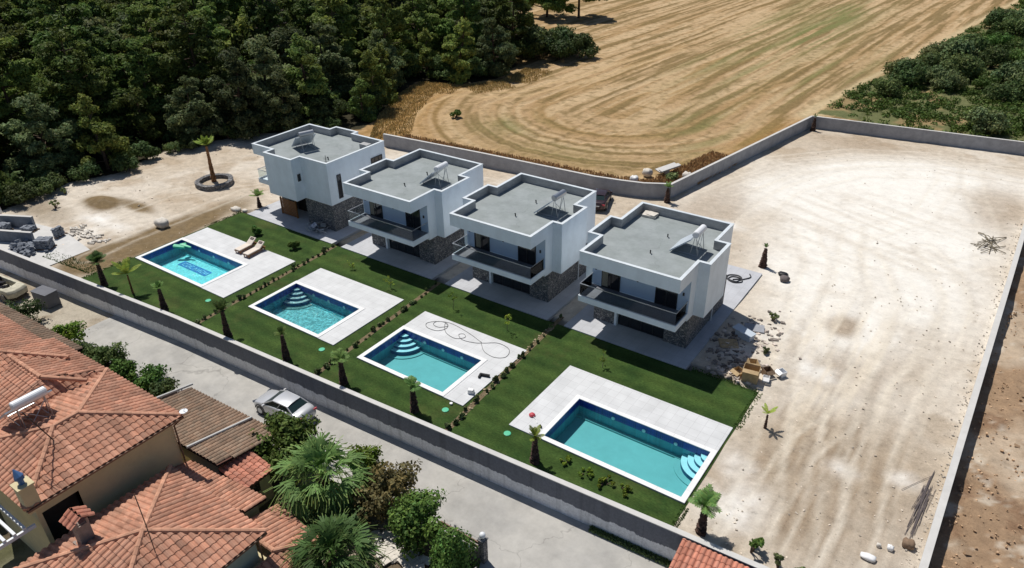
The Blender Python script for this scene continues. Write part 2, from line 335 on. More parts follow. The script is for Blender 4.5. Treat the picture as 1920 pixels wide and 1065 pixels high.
def lawn_mat():
    mt, nt, p = newmat('lawn_grass'); N = nt.nodes; L = nt.links
    tc = N.new('ShaderNodeTexCoord'); mp = N.new('ShaderNodeMapping'); mp.inputs['Rotation'].default_value = (0, 0, 0.0); mp.inputs['Scale'].default_value = (0.7, 2.2, 1); L.new(tc.outputs['Object'], mp.inputs[0])
    n1 = N.new('ShaderNodeTexNoise'); n1.inputs['Scale'].default_value = 0.5; n1.inputs['Detail'].default_value = 6; n1.inputs['Roughness'].default_value = 0.65; L.new(tc.outputs['Object'], n1.inputs['Vector'])
    n2 = N.new('ShaderNodeTexNoise'); n2.inputs['Scale'].default_value = 9; n2.inputs['Detail'].default_value = 7; n2.inputs['Roughness'].default_value = 0.75; L.new(mp.outputs[0], n2.inputs['Vector'])
    cr = N.new('ShaderNodeValToRGB'); e = cr.color_ramp.elements; e[0].position = .35; e[0].color = (0.027, 0.056, 0.014, 1); e[1].position = .65; e[1].color = (0.052, 0.088, 0.021, 1)
    L.new(n1.outputs[0], cr.inputs[0])
    mr = N.new('ShaderNodeMapRange'); mr.inputs[1].default_value = .3; mr.inputs[2].default_value = .7; mr.inputs[3].default_value = 0.5; mr.inputs[4].default_value = 1.6; L.new(n2.outputs[0], mr.inputs[0])
    vm = N.new('ShaderNodeVectorMath'); vm.operation = 'SCALE'; L.new(cr.outputs[0], vm.inputs[0]); L.new(mr.outputs[0], vm.inputs['Scale']); L.new(vm.outputs[0], p.inputs['Base Color'])
    n4 = N.new('ShaderNodeTexNoise'); n4.inputs['Scale'].default_value = 0.28; n4.inputs['Detail'].default_value = 8; n4.inputs['Roughness'].default_value = .7; L.new(tc.outputs['Object'], n4.inputs['Vector'])
    r4 = N.new('ShaderNodeMapRange'); r4.inputs[1].default_value = .54; r4.inputs[2].default_value = .70; r4.inputs[4].default_value = .55; L.new(n4.outputs[0], r4.inputs[0])
    mx4 = N.new('ShaderNodeMix'); mx4.data_type = 'RGBA'; mx4.inputs[7].default_value = (.085, .085, .03, 1); L.new(r4.outputs[0], mx4.inputs[0]); L.new(vm.outputs[0], mx4.inputs[6])
    sx = N.new('ShaderNodeSeparateXYZ'); L.new(tc.outputs['Object'], sx.inputs[0]); wv = N.new('ShaderNodeMath'); wv.operation = 'SINE'; ms = N.new('ShaderNodeMath'); ms.operation = 'MULTIPLY'; ms.inputs[1].default_value = 5.2; L.new(sx.outputs['Y'], ms.inputs[0]); L.new(ms.outputs[0], wv.inputs[0])
    m5 = N.new('ShaderNodeMapRange'); m5.inputs[1].default_value = -1; m5.inputs[2].default_value = 1; m5.inputs[3].default_value = .88; m5.inputs[4].default_value = 1.12; L.new(wv.outputs[0], m5.inputs[0])
    v5 = N.new('ShaderNodeVectorMath'); v5.operation = 'SCALE'; L.new(mx4.outputs[2], v5.inputs[0]); L.new(m5.outputs[0], v5.inputs['Scale']); L.new(v5.outputs[0], p.inputs['Base Color'])
    b = N.new('ShaderNodeBump'); b.inputs['Strength'].default_value = 0.6; b.inputs['Distance'].default_value = 0.06; L.new(n2.outputs[0], b.inputs['Height']); L.new(b.outputs[0], p.inputs['Normal'])
    p.inputs['Roughness'].default_value = 0.9; p.inputs['Specular IOR Level'].default_value = 0.1
    return mt
M['lawn'] = lawn_mat()
def ground_mat(name, var=0.22):
    mt, nt, p = newmat(name); N = nt.nodes; L = nt.links
    tc = N.new('ShaderNodeTexCoord'); a = N.new('ShaderNodeVertexColor'); a.layer_name = 'Col'
    n1 = N.new('ShaderNodeTexNoise'); n1.inputs['Scale'].default_value = 1.3; n1.inputs['Detail'].default_value = 10; n1.inputs['Roughness'].default_value = 0.75; L.new(tc.outputs['Object'], n1.inputs['Vector'])
    n2 = N.new('ShaderNodeTexNoise'); n2.inputs['Scale'].default_value = 7; n2.inputs['Detail'].default_value = 9; n2.inputs['Roughness'].default_value = 0.85; L.new(tc.outputs['Object'], n2.inputs['Vector'])
    mr = N.new('ShaderNodeMapRange'); mr.inputs[1].default_value = .32; mr.inputs[2].default_value = .68; mr.inputs[3].default_value = 1-var; mr.inputs[4].default_value = 1+var; L.new(n1.outputs[0], mr.inputs[0])
    m2 = N.new('ShaderNodeMapRange'); m2.inputs[1].default_value = .32; m2.inputs[2].default_value = .68; m2.inputs[3].default_value = 1-var*0.9; m2.inputs[4].default_value = 1+var*0.8; L.new(n2.outputs[0], m2.inputs[0])
    n3 = N.new('ShaderNodeTexNoise'); n3.inputs['Scale'].default_value = 2.6; n3.inputs['Detail'].default_value = 12; n3.inputs['Roughness'].default_value = 0.8; L.new(tc.outputs['Object'], n3.inputs['Vector'])
    fa = N.new('ShaderNodeMapRange'); fa.inputs[1].default_value = .60; fa.inputs[2].default_value = .66; fa.inputs[3].default_value = 1; fa.inputs[4].default_value = 1.3; L.new(n3.outputs[0], fa.inputs[0])
    fb = N.new('ShaderNodeMapRange'); fb.inputs[1].default_value = .36; fb.inputs[2].default_value = .42; fb.inputs[3].default_value = .66; fb.inputs[4].default_value = 1; L.new(n3.outputs[0], fb.inputs[0])
    q1 = N.new('ShaderNodeMath'); q1.operation = 'MULTIPLY'; L.new(fa.outputs[0], q1.inputs[0]); L.new(fb.outputs[0], q1.inputs[1]); q2 = N.new('ShaderNodeMath'); q2.operation = 'MULTIPLY'; L.new(q1.outputs[0], q2.inputs[0]); L.new(mr.outputs[0], q2.inputs[1])
    ml = N.new('ShaderNodeMath'); ml.operation = 'MULTIPLY'; L.new(q2.outputs[0], ml.inputs[0]); L.new(m2.outputs[0], ml.inputs[1])
    am = N.new('ShaderNodeMix'); am.data_type = 'FLOAT'; am.inputs[2].default_value = 1.0; L.new(a.outputs['Alpha'], am.inputs[0]); L.new(ml.outputs[0], am.inputs[3])
    vm = N.new('ShaderNodeVectorMath'); vm.operation = 'SCALE'; L.new(a.outputs[0], vm.inputs[0]); L.new(am.outputs[0], vm.inputs['Scale']); L.new(vm.outputs[0], p.inputs['Base Color'])
    b = N.new('ShaderNodeBump'); b.inputs['Strength'].default_value = 0.55; L.new(a.outputs['Alpha'], b.inputs['Strength']); b.inputs['Distance'].default_value = 0.08; L.new(n2.outputs[0], b.inputs['Height']); L.new(b.outputs[0], p.inputs['Normal'])
    p.inputs['Roughness'].default_value = 0.95; p.inputs['Specular IOR Level'].default_value = 0.1
    return mt
M['ground'] = ground_mat('bare_earth')
M['road'] = mat('road_concrete', (0.455, 0.44, 0.41), 0.9, 0.10, 1.1, col2=(0.40, 0.39, 0.37), bump=0.3, bscale=30, stain=0.18)
def cracks(mt, scale, wdt, dark):
    nt = mt.node_tree; N = nt.nodes; L = nt.links; p = N['Principled BSDF']; src = p.inputs['Base Color'].links[0].from_socket
    tc = N.new('ShaderNodeTexCoord'); nz = N.new('ShaderNodeTexNoise'); nz.inputs['Scale'].default_value = 1.2; nz.inputs['Detail'].default_value = 6; L.new(tc.outputs['Object'], nz.inputs['Vector'])
    ad = N.new('ShaderNodeVectorMath'); ad.operation = 'MULTIPLY_ADD'; L.new(nz.outputs['Color'], ad.inputs[0]); ad.inputs[1].default_value = (1.6, 1.6, 0); L.new(tc.outputs['Object'], ad.inputs[2])
    vd = N.new('ShaderNodeTexVoronoi'); vd.feature = 'DISTANCE_TO_EDGE'; vd.inputs['Scale'].default_value = scale; L.new(ad.outputs[0], vd.inputs['Vector'])
    mr = N.new('ShaderNodeMapRange'); mr.inputs[1].default_value = 0.0; mr.inputs[2].default_value = wdt; mr.inputs[3].default_value = dark; mr.inputs[4].default_value = 1; L.new(vd.outputs['Distance'], mr.inputs[0])
    vm = N.new('ShaderNodeVectorMath'); vm.operation = 'SCALE'; L.new(src, vm.inputs[0]); L.new(mr.outputs[0], vm.inputs['Scale']); L.new(vm.outputs[0], p.inputs['Base Color'])
cracks(M['road'], 0.16, 0.006, 0.72)
cracks(M['membrane'], 0.22, 0.010, 0.88)

# ---------------------------------------------------------------- terrain
def wallY(x): return np.interp(x, [-300, -66.7, -44.6, -28.6, -17.5, -7.4, 2.2, 60], [1.8, 20.42, 22.2, 23.0, 23.6, 24.15, 24.6, 27.2])
def wallX(y): return 2.2+(y-28)*0.0269
def lattice(seed):
    return np.random.default_rng(seed).random((256, 256))
def vnoise(x, y, seed):
    g = lattice(seed); xi = np.floor(x).astype(int); yi = np.floor(y).astype(int); fx = x-xi; fy = y-yi
    fx = fx*fx*(3-2*fx); fy = fy*fy*(3-2*fy)
    a = g[xi % 256, yi % 256]; b = g[(xi+1) % 256, yi % 256]; c = g[xi % 256, (yi+1) % 256]; d = g[(xi+1) % 256, (yi+1) % 256]
    return (a*(1-fx)+b*fx)*(1-fy)+(c*(1-fx)+d*fx)*fy
def fbm(x, y, s, seed, o=4, ax=1.0, ay=1.0):
    t = 0; amp = 0.5; n = 0
    for k in range(o):
        t = t+amp*vnoise(x/s*ax*2**k+17.3*k, y/s*ay*2**k+5.1*k, seed+k); n += amp; amp *= 0.55
    return t/n
def sm(a, b, x): t = np.clip((x-a)/(b-a), 0, 1); return t*t*(3-2*t)
def mix(c, d, t): return c*(1-t[..., None])+np.array(d)*t[..., None]
def segdist(x, y, pts):
    best = np.full(x.shape, 1e9)
    for (ax, ay), (bx, by) in zip(pts[:-1], pts[1:]):
        dx, dy = bx-ax, by-ay; t = np.clip(((x-ax)*dx+(y-ay)*dy)/(dx*dx+dy*dy), 0, 1)
        best = np.minimum(best, np.hypot(x-ax-t*dx, y-ay-t*dy))
    return best
def inpoly(x, y, poly):
    c = np.zeros(np.shape(x), bool); n = len(poly)
    for i in range(n):
        x0, y0 = poly[i]; x1, y1 = poly[(i+1) % n]
        if y0 == y1: continue
        cond = ((y0 > y) != (y1 > y)) & (x < (x1-x0)*(y-y0)/(y1-y0)+x0)
        c ^= cond
    return c
BACK = [(-62, 57.6), (-57.9, 57.6), (-44.7, 58.6), (-31.7, 59.25), (-29.2, 59.7), (-27, 60.25), (-24.8, 61.4)]
BACK2 = [(-24.8, 61.4), (-19.6, 89.9)]
BACK3 = [(-19.6, 89.9), (1.8, 92.5), (30, 96.0)]
YARD = [(-300, -20), (-85, 10), (-76, 24.6), (-77.6, 32), (-75.9, 36), (-77.5, 41), (-77.6, 45), (-76, 48), (-74.5, 52.3), (-69, 57.2), (-62, 57.6)]+BACK[1:]+[(-19.6, 89.9), (1.8, 92.5), (60, 100), (60, -20)]
FOREST = [(-76, 24.6), (-77.6, 32), (-75.9, 36), (-77.5, 41), (-77.6, 45), (-76, 48), (-74.5, 52.3), (-69.5, 57.6), (-64.5, 60.5), (-66, 64.5), (-70.8, 74), (-73.6, 81), (-67.5, 83.2), (-64.5, 88.3), (-66.5, 97), (-72, 102), (-82, 112), (-100, 140), (-112, 175), (-420, 300), (-420, -40), (-85, 10)]
SCRUB = [(-20.5, 96.2), (-17.9, 116.6), (-12.5, 155), (-5.5, 200), (2, 260), (200, 260), (200, 96), (1.8, 95.8), (-10, 95.0)]
def field_d(x, y):
    px, py = -41.5, 84.0; dx, dy = 0.065, 0.998
    t = (x-px)*dx+(y-py)*dy; q = -(x-px)*dy+(y-py)*dx
    d = np.where(t > 0, np.abs(q), np.hypot(np.minimum(t, 0)*1.0, q)); return d, t, q
def ground_color(x, y):
    n_l = fbm(x, y, 9, 1); n_m = fbm(x, y, 2.6, 20); n_s = fbm(x, y, 0.9, 40)
    col = np.empty(x.shape+(3,)); col[:] = (0.53, 0.45, 0.355)
    col = mix(col, (0.62, 0.555, 0.47), sm(.42, .6, n_l)); col = mix(col, (0.42, 0.33, 0.235), sm(.55, .72, n_m)*0.6)
    # right lot : chalky middle
    chalk = np.exp(-(((x+6.0)/9.0)**2+((y-62)/19.0)**2)**2)
    arc = [(-24, 67), (-20.1, 77.6), (-13.5, 84.8), (-6.1, 88.0), (1.3, 88.5)]
    strip = np.exp(-(segdist(x, y, [(-22, 62), (-16.2, 71), (-12.4, 77.7), (-5.6, 82.0), (3.0, 82)])/4.0)**2)
    down = np.exp(-(segdist(x, y, [(-5, 60), (-5.3, 50), (-5.0, 43), (-3.5, 38)])/2.6)**2)
    chalk = np.clip(chalk+0.8*strip+0.7*down, 0, 1)*sm(-30, -17, x+0*y)
    lot = (x > -24) & (y < 92)
    chalk = chalk*(0.55+0.9*(n_m-0.3))*lot
    col = mix(col, (0.79, 0.76, 0.70), np.clip(chalk*1.5, 0, 1))
    # brownish southern end and a few brown islands
    br = np.exp(-(((x+2.8)/4.6)**2+((y-32)/7.5)**2)**2)*lot
    br = np.maximum(br, 0.7*np.exp(-(((x+4.4)/2.3)**2+((y-41.5)/3.2)**2)**2)*lot); br = np.maximum(br, 0.8*np.exp(-(((x+5.7)/1.2)**2+((y-47.5)/1.6)**2)**2)*lot)
    br = np.maximum(br, 0.65*np.exp(-(((x+20.5)/2.6)**2+((y-62)/6)**2)**2)*lot); br = np.maximum(br, 0.5*np.exp(-(((x-1.0)/2.4)**2+((y-76)/6)**2)**2)*lot)
    br = np.maximum(br, 0.5*np.exp(-(((x+14)/5)**2+((y-87)/2.5)**2)**2)*lot)
    col = mix(col, (0.335, 0.245, 0.16), np.clip(br*(0.5+0.9*n_m), 0, 1)*0.92)
    # white spill patches
    for (cx, cy, rx, ry, k) in [(-5.9, 27.6, 1.4, 1.9, .9), (-6.0, 41.2, 1.9, .9, .9), (-18.2, 58.8, 1.6, .9, .9), (-7.6, 45.6, 1.2, .8, .7), (-2.3, 33.3, .8, .9, .6), (0.5, 34.2, 0.8, .7, .8), (-7.0, 30.8, 1.2, 1.3, .6),
                              (-66.2, 28.6, 2.2, 1.1, .9), (-64.5, 26.5, 1.4, 1.0, .7), (-63.0, 28.8, 1.5, .8, .6), (-66.0, 23.6, 4.5, 1.8, .75), (-9.4, 43.6, 1.4, 1.4, .5), (-44, 52.5, 3, 2, .5), (-10.6, 40.6, 1.6, 1.2, .4)]:
        g = np.exp(-(((x-cx)/rx)**2+((y-cy)/ry)**2)); col = mix(col, (0.80, 0.78, 0.74), np.clip(g*k*(0.2+1.7*n_s)-0.08, 0, 1))
    # left yard
    for (cx, cy, rx, ry, k) in [(-69.6, 30.9, 2.4, 1.3, 1.5), (-66.3, 32.3, 3.0, .8, .9), (-58.4, 29.2, 2.1, 7.5, 1.35), (-58.9, 24.0, 2.6, 2.6, 1.2), (-71, 26.8, 2.5, 1.6, .5), (-58.6, 37.6, 1.6, 2.2, .6), (-74.5, 27, 2.2, 2, .6), (-50, 49.5, 5, 1.4, .4)]:
        g = np.exp(-(((x-cx)/rx)**2+((y-cy)/ry)**2)**2); col = mix(col, (0.215, 0.155, 0.085), np.clip(g*k*(0.6+1.0*n_m), 0, 1))
    # tyre ruts : pale and dark twin lines
    wob = (fbm(x, y, 6, 90)-0.5)*0.8
    tracks = [([(-23.8, 66), (-20.1, 76.6), (-13.5, 83.8), (-6.1, 87.3), (3, 87.6)], .9, .35), ([(-20.5, 66), (-17.6, 74.6), (-12.2, 80.8), (-5.8, 84.2), (3, 84.6)], .9, .4), ([(-17, 60), (-15.7, 70.4), (-11.4, 77.7), (-5.6, 81.0), (2.7, 81)], .9, .35),
              ([(-3, 63), (-0.8, 59), (0.2, 55), (0.3, 50), (-0.6, 44.5), (-1.2, 38), (-.6, 18)], .8, .5), ([(-6.5, 60), (-3.9, 53), (-3.6, 44), (-3.4, 36.5), (-2.6, 30), (-2, 16)], .8, .5), ([(-9, 64), (-6.9, 54), (-6.7, 46), (-6.6, 37), (-5.7, 31), (-5, 16)], .8, .4),
              ([(-1.6, 52), (-1.9, 45), (-3.2, 38), (-4.6, 33.5), (-5.6, 16)], .8, .45), ([(-12.5, 62), (-9.5, 55), (-8.6, 48.5), (-7.0, 44.5), (-4, 32), (-1, 16)], .9, .4), ([(-14, 58.5), (-7, 58), (-1, 60.5), (2, 64)], .8, .3), ([(-66, 24), (-66.5, 36), (-61, 44), (-52, 54), (-40, 55.5), (-28, 55)], .9, .35),
              ([(-59.6, 24), (-60.2, 33), (-60.5, 40), (-56, 47.5), (-47, 54)], .8, .35), ([(-8.5, 62), (-4.2, 70), (-3.5, 80), (-6, 100)], .9, .3), ([(1.5, 62), (0.9, 70), (-1, 78), (-4, 100)], .8, .3)]
    tr = np.random.default_rng(321)
    for i in range(9):
        b_ = tracks[int(tr.integers(0, 9))][0]; ox, oy = tr.normal(0, 1.6), tr.normal(0, 1.6); tracks.append(([(px+ox*tr.uniform(.7, 1.3), py+oy*tr.uniform(.7, 1.3)) for px, py in b_], .8, tr.uniform(.1, .3)))
    for pts, gap, k in tracks:
        d = segdist(x+wob, y+wob*0.6, pts)
        g = np.exp(-((np.abs(d-gap)/0.17)**2)); col = mix(col, (0.72, 0.66, 0.56), np.clip(g*k*1.2*(0.4+0.8*n_m), 0, 1)); g2 = np.exp(-((np.abs(d-gap-0.33)/0.13)**2)); col = mix(col, (0.33, 0.265, 0.20), g2*k*0.35)
    # scraper streaks running through the lot
    st = fbm(x+0.05*(y-40)+1.2*np.sin(y*0.05), y, 0.55, 140, 3, 1.0, 0.045); band = np.exp(-(((x+5.0)/4.5)**2+((y-42)/9)**2)**2)*lot
    col = mix(col, (0.70, 0.62, 0.50), band*sm(.50, .62, st)*0.6); col = mix(col, (0.33, 0.25, 0.17), band*sm(.50, .38, st)*0.28)
    st2 = fbm(x, y+0.4*x, 0.7, 150, 3, 0.06, 1.0); band2 = np.exp(-(((x+8)/9)**2+((y-64)/9)**2)**2)*lot
    col = mix(col, (0.62, 0.56, 0.48), band2*sm(.53, .40, st2)*0.5)
    sp = sm(.60, .70, fbm(x, y, 0.45, 160, 2)); col = mix(col, (0.33, 0.27, 0.20), sp*0.2*(1-chalk))
    # outer ground on the right : reddish tilled soil
    rr = x > wallX(y)
    o = np.empty(x.shape+(3,)); o[:] = (0.36, 0.245, 0.155); o = mix(o, (0.48, 0.38, 0.28), sm(.45, .62, fbm(x, y, 4, 60))); o = mix(o, (0.25, 0.15, 0.09), sm(.55, .68, fbm(x, y, 1.4, 66))*0.7)
    o = mix(o, (0.60, 0.54, 0.45), sm(.63, .72, fbm(x, y, 0.7, 70))*0.6)
    col[rr] = o[rr]
    # straw field
    yard = inpoly(x, y, YARD); fld = ~yard
    d, t, q = field_d(x, y); dd = d+1.2*(fbm(x, y, 22, 75)-0.5)
    s1 = fbm(dd, t, 2.6, 80, 3, 1.0, 0.03); qq = q+0.8*(fbm(x, y, 18, 76)-0.5)+np.where(t < 0, 0.02*t*t*np.sign(q)*0.3, 0); wl = sm(-16, 9, t); s2 = fbm(qq, t, 0.75, 85, 2, 1.0, 0.05)*wl+(0.5+0.75*(fbm(dd, t, 0.8, 185, 2, 1.0, 0.05)-0.5))*(1-wl); s3 = fbm(x, y, 0.8, 88, 3)
    f = np.empty(x.shape+(3,)); f[:] = (0.475, 0.325, 0.19)
    f = mix(f, (0.37, 0.24, 0.105), sm(.46, .68, s1)*(0.45+0.12*(1-wl))); f = mix(f, (0.56, 0.42, 0.27), sm(.48, .32, s1)*0.35); f = mix(f, (0.21, 0.15, 0.065), sm(.54, .66, s2)*0.75)
    f = mix(f, (0.62, 0.47, 0.31), sm(.47, .34, s2)*0.6); f = mix(f, (0.22, 0.16, 0.07), sm(.56, .68, s3)*0.5)
    gr = np.zeros(x.shape)
    for (cx, cy, rx, ry, k) in [(-34, 150, 5.5, 45, 1.0), (-44, 150, 2.2, 30, .7), (-25.5, 120, 1.2, 30, .5), (-31, 84, 5, 7, .5), (-50.5, 71, 4, 4, .7), (-27.5, 76, 2.5, 8, .6), (-42, 118, 3.0, 16, .6), (-20, 118, 2.0, 20, .5), (-40, 66, 8, 3, .5), (-24, 84, 1.2, 8, .7)]:
        gr = np.maximum(gr, k*np.exp(-(((x-cx)/rx)**2+((y-cy)/ry)**2)))
    f = mix(f, (0.205, 0.215, 0.085), np.clip(gr*(3.4*fbm(dd, t, 1.6, 95, 4, 1.3, .06)-1.1), 0, .9))
    edge = segdist(x, y, BACK+BACK2[1:]); f = mix(f, (0.40, 0.22, 0.075), np.exp(-(edge/3.4)**2)*(0.45+.5*n_m))
    lf = np.exp(-(segdist(x, y, [(-60, 60), (-64, 66), (-69, 76), (-71, 82.5)])/5)**2); f = mix(f, (0.40, 0.23, 0.085), lf*(0.4+.6*n_m))
    rd = segdist(x, y, [(-20.9, 95), (-17.9, 116.6), (-5.95, 199.7), (6, 290)]); f = mix(f, (0.62, 0.50, 0.33), np.exp(-((rd-0.8)/0.7)**2)*0.8)
    pt = segdist(x, y, [(-60.5, 59), (-62.5, 65), (-66, 72.5), (-66, 79), (-57, 83), (-54, 95), (-50, 120)]); f = mix(f, (0.58, 0.42, 0.25), np.exp(-((pt-1.3)/0.4)**2)*0.7)
    loop = np.exp(-(np.minimum(t, 0)/14)**2)*0+1; f = f*np.array([.88, .865, .79]); col[fld] = f[fld]
    sc = inpoly(x, y, SCRUB); g = np.empty(x.shape+(3,)); g[:] = (0.14, 0.15, 0.065); g = mix(g, (0.30, 0.22, 0.11), sm(.56, .68, fbm(x, y, 5, 97))); col[sc] = g[sc]
    vb = segdist(x, y, BACK3); mk = (y > 90) & fld & (x > -18); wv = np.exp(-(vb/2.6)**2)*mk; col = mix(col, (0.42, 0.31, 0.16), wv)
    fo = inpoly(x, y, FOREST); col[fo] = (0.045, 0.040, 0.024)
    return col
def ground_z(x, y):
    z = 0.10*(fbm(x, y, 5, 200)-0.5)+0.06*(fbm(x, y, 0.9, 210, 3)-0.5)
    yard = inpoly(x, y, YARD); d, t, q = field_d(x, y); dd = d+1.2*(fbm(x, y, 22, 75)-0.5)
    z = np.where(~yard, z+0.24*(fbm(q+0.8*(fbm(x, y, 18, 76)-0.5)+np.where(t < 0, 0.02*t*t*np.sign(q)*0.3, 0), t, 0.75, 85, 2, 1.0, 0.05)-0.5)+0.16*(fbm(x, y, 1.0, 220, 3)-0.5), z)
    z = z+0.55*np.exp(-(((x+69.6)/1.6)**2+((y-30.9)/1.0)**2))+0.22*np.exp(-(((x+10.2)/2.2)**2+((y-41)/2.6)**2))*fbm(x, y, .6, 230, 3)
    lawn = (x > -56.3) & (x < -8.4) & (y > wallY(x)+0.35) & (y < 37.6)
    z = np.where(lawn, -2.6, z)
    terr = (x > -55.4) & (x < -12.9) & (y >= 37.6) & (y < 51.2); z = np.where(terr, z-0.12, z)
    out = (x > wallX(y)+0.06) & (y < 92.0); z = np.where(out, -0.75+0.5*(fbm(x, y, 2.2, 240)-0.5)+0.22*(fbm(x, y, 0.6, 250, 3)-0.5), z)
    return z
def grid_mesh(name, xs, vs, fx, mtl, zf=ground_z, cf=ground_color):
    U, Vv = np.meshgrid(xs, vs, indexing='ij'); X, Y = fx(U, Vv)
    Z = zf(X, Y); col = cf(X, Y); n, m_ = X.shape
    me = bpy.data.meshes.new(name); me.vertices.add(n*m_); me.vertices.foreach_set('co', np.stack([X, Y, Z], -1).ravel())
    i = np.arange(n-1)[:, None]*m_+np.arange(m_-1)[None, :]; i = i.ravel(); q = np.stack([i, i+m_, i+m_+1, i+1], 1)
    me.loops.add(q.size); me.loops.foreach_set('vertex_index', q.ravel().astype(np.int32))
    me.polygons.add(len(q)); me.polygons.foreach_set('loop_start', np.arange(len(q))*4); me.polygons.foreach_set('loop_total', np.full(len(q), 4))
    me.update(calc_edges=True); me.polygons.foreach_set('use_smooth', np.ones(len(q), bool))
    a = me.color_attributes.new('Col', 'FLOAT_COLOR', 'POINT'); arr = np.ones((n*m_, 4), dtype=np.float32); arr[:, :3] = np.clip(col, 0.01, 0.9).reshape(-1, 3); lum = arr[:, :3].mean(1); arr[:, 3] = np.clip(1.25-1.15*lum, .42, 1); a.data.foreach_set('color', arr.ravel())
    me.materials.append(mtl); o = bpy.data.objects.new(name, me); C.objects.link(o); return o
xs = np.concatenate([np.array([-900, -700, -500, -400, -320, -260]), np.arange(-220, -120, 4.0), np.arange(-120, -82, 0.8), np.arange(-82, -0.01, 0.22), [0.0, 0.10, 0.3], np.arange(0.5, 6, 0.25), np.arange(6, 60, 2.0), [80, 120, 200, 400, 700]])
vs = np.concatenate([np.arange(0, 72, 0.22), np.arange(72, 120, 0.4), np.arange(120, 230, 0.7), np.arange(230, 320, 5.0), [350, 420, 520, 700, 1000]])
def warp(U, V):
    Y0 = wallY(U+2.2)+V; k = np.clip(1-np.abs(V-0)/400, 0, 1)
    X = U+wallX(np.clip(Y0, 20, 120)); return X, wallY(X)+V
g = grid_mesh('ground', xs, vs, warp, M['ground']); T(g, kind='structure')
# lower ground of the lane and the older houses
def low_color(x, y):
    n = fbm(x, y, 3, 300); c = np.empty(x.shape+(3,)); c[:] = (0.16, 0.125, 0.085); c = mix(c, (0.40, 0.35, 0.27), sm(.5, .62, n)*0.8); c = mix(c, (0.10, 0.12, 0.05), sm(.55, .66, fbm(x, y, 1.5, 310))*0.6)
    e = (x < -48); c2 = np.empty(x.shape+(3,)); c2[:] = (0.46, 0.41, 0.33); c2 = mix(c2, (0.33, 0.27, 0.2), sm(.5, .65, fbm(x, y, 1.6, 320))); c[e] = c2[e]
    return c
g2 = grid_mesh('lower_ground', np.concatenate([[-400, -250, -150], np.arange(-100, 30, 0.6), [60, 150, 400]]), np.concatenate([[-400, -200, -80, -30], np.arange(-12, 0.25, 0.4)]) if False else np.concatenate([[-400, -200, -80, -30], np.arange(-18, 0.01, 0.4)]),
    lambda U, V: (U, wallY(U)+V), M['ground'], zf=lambda x, y: -1.60+0.06*(fbm(x, y, 2, 330)-0.5), cf=low_color); T(g2, kind='structure')
mb = MB()
rx = list(np.arange(-52, 30, 1.0)); low = np.interp(rx, [-52, -44.3, -39.1, -30.5, -24, -16.4, -14, 30], [17.6, 17.9, 18.2, 18.5, 18.5, 19.0, 14.0, 4.0])
for i in range(len(rx)-1):
    mb.face([(rx[i], low[i], -1.54), (rx[i+1], low[i+1], -1.54), (rx[i+1], float(wallY(rx[i+1]))-0.02, -1.54), (rx[i], float(wallY(rx[i]))-0.02, -1.54)])
T(mb.build('lane_road', M['road'], at=(0, 0, 0)), kind='structure')
# ---------------------------------------------------------------- lawns, decks, terraces, pools
def rect_grid(name, x0, x1, y0, y1, z, holes, mtl, low=None, step=1.0, kind='structure', thick=0.0):
    xs_ = sorted(set([x0, x1]+[h[k] for h in holes for k in (0, 1) if x0 < h[k] < x1])); ys_ = sorted(set([y0, y1]+[h[k] for h in holes for k in (2, 3) if y0 < h[k] < y1]))
    if low is not None:
        extra = [x for x in np.arange(x0, x1, step)]; xs_ = sorted(set(xs_+[float(e) for e in extra]))
    mb = MB()
    for i in range(len(xs_)-1):
        for j in range(len(ys_)-1):
            cx = (xs_[i]+xs_[i+1])/2; cy = (ys_[j]+ys_[j+1])/2
            if any(h[0] < cx < h[1] and h[2] < cy < h[3] for h in holes): continue
            a, b = xs_[i], xs_[i+1]; c, d = ys_[j], ys_[j+1]
            if low is not None and j == 0: mb.face([(a, low(a), z), (b, low(b), z), (b, d, z), (a, d, z)])
            elif thick: mb.box(a, b, c, d, z-thick, z)
            else: mb.face([(a, c, z), (b, c, z), (b, d, z), (a, d, z)])
    o = mb.build(name, mtl, at=(0, 0, 0)); T(o, kind=kind); return o
# pool: x0,x1,y0,y1 of the coping's outer edge; deck rectangle; corner of the steps
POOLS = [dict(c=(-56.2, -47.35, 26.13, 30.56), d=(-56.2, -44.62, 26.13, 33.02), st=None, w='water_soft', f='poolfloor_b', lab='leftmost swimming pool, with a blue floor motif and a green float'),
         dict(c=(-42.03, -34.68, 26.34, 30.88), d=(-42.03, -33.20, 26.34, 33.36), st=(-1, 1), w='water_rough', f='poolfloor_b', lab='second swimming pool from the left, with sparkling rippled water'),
         dict(c=(-30.85, -23.59, 26.18, 30.71), d=(-30.85, -22.10, 26.18, 33.01), st=(-1, 1), w='water_calm', f='poolfloor', lab='calm swimming pool with corner steps below the deck where a black hose lies in loops'),
         dict(c=(-17.0, -8.22, 26.33, 30.85), d=(-18.88, -8.22, 26.33, 33.14), st=(1, 1), w='water_calm', f='poolfloor', lab='largest swimming pool, nearest the bare lot, with curved steps in its right corner')]
decks = [p['d'] for p in POOLS]
ZL = 0.03
rect_grid('lawn', -56.5, -8.1, 24.9, 36.9, ZL, decks, M['lawn'], low=lambda x: float(wallY(x))+0.05)
rect_grid('lawn', -12.3, -8.1, 36.9, 37.15, ZL, [], M['lawn'])
for p in POOLS:
    rect_grid('pool_deck', *p['d'], 0.10, [p['c']], M['paving'], thick=0.22)
TERR = [(-55.6, -44.5), (-43.4, -33.5), (-32.2, -22.97), (-21.6, -12.65)]
for (a, b) in TERR:
    rect_grid('terrace', a, b, 36.86, 51.6, 0.10, [], M['terrace'], thick=0.25)
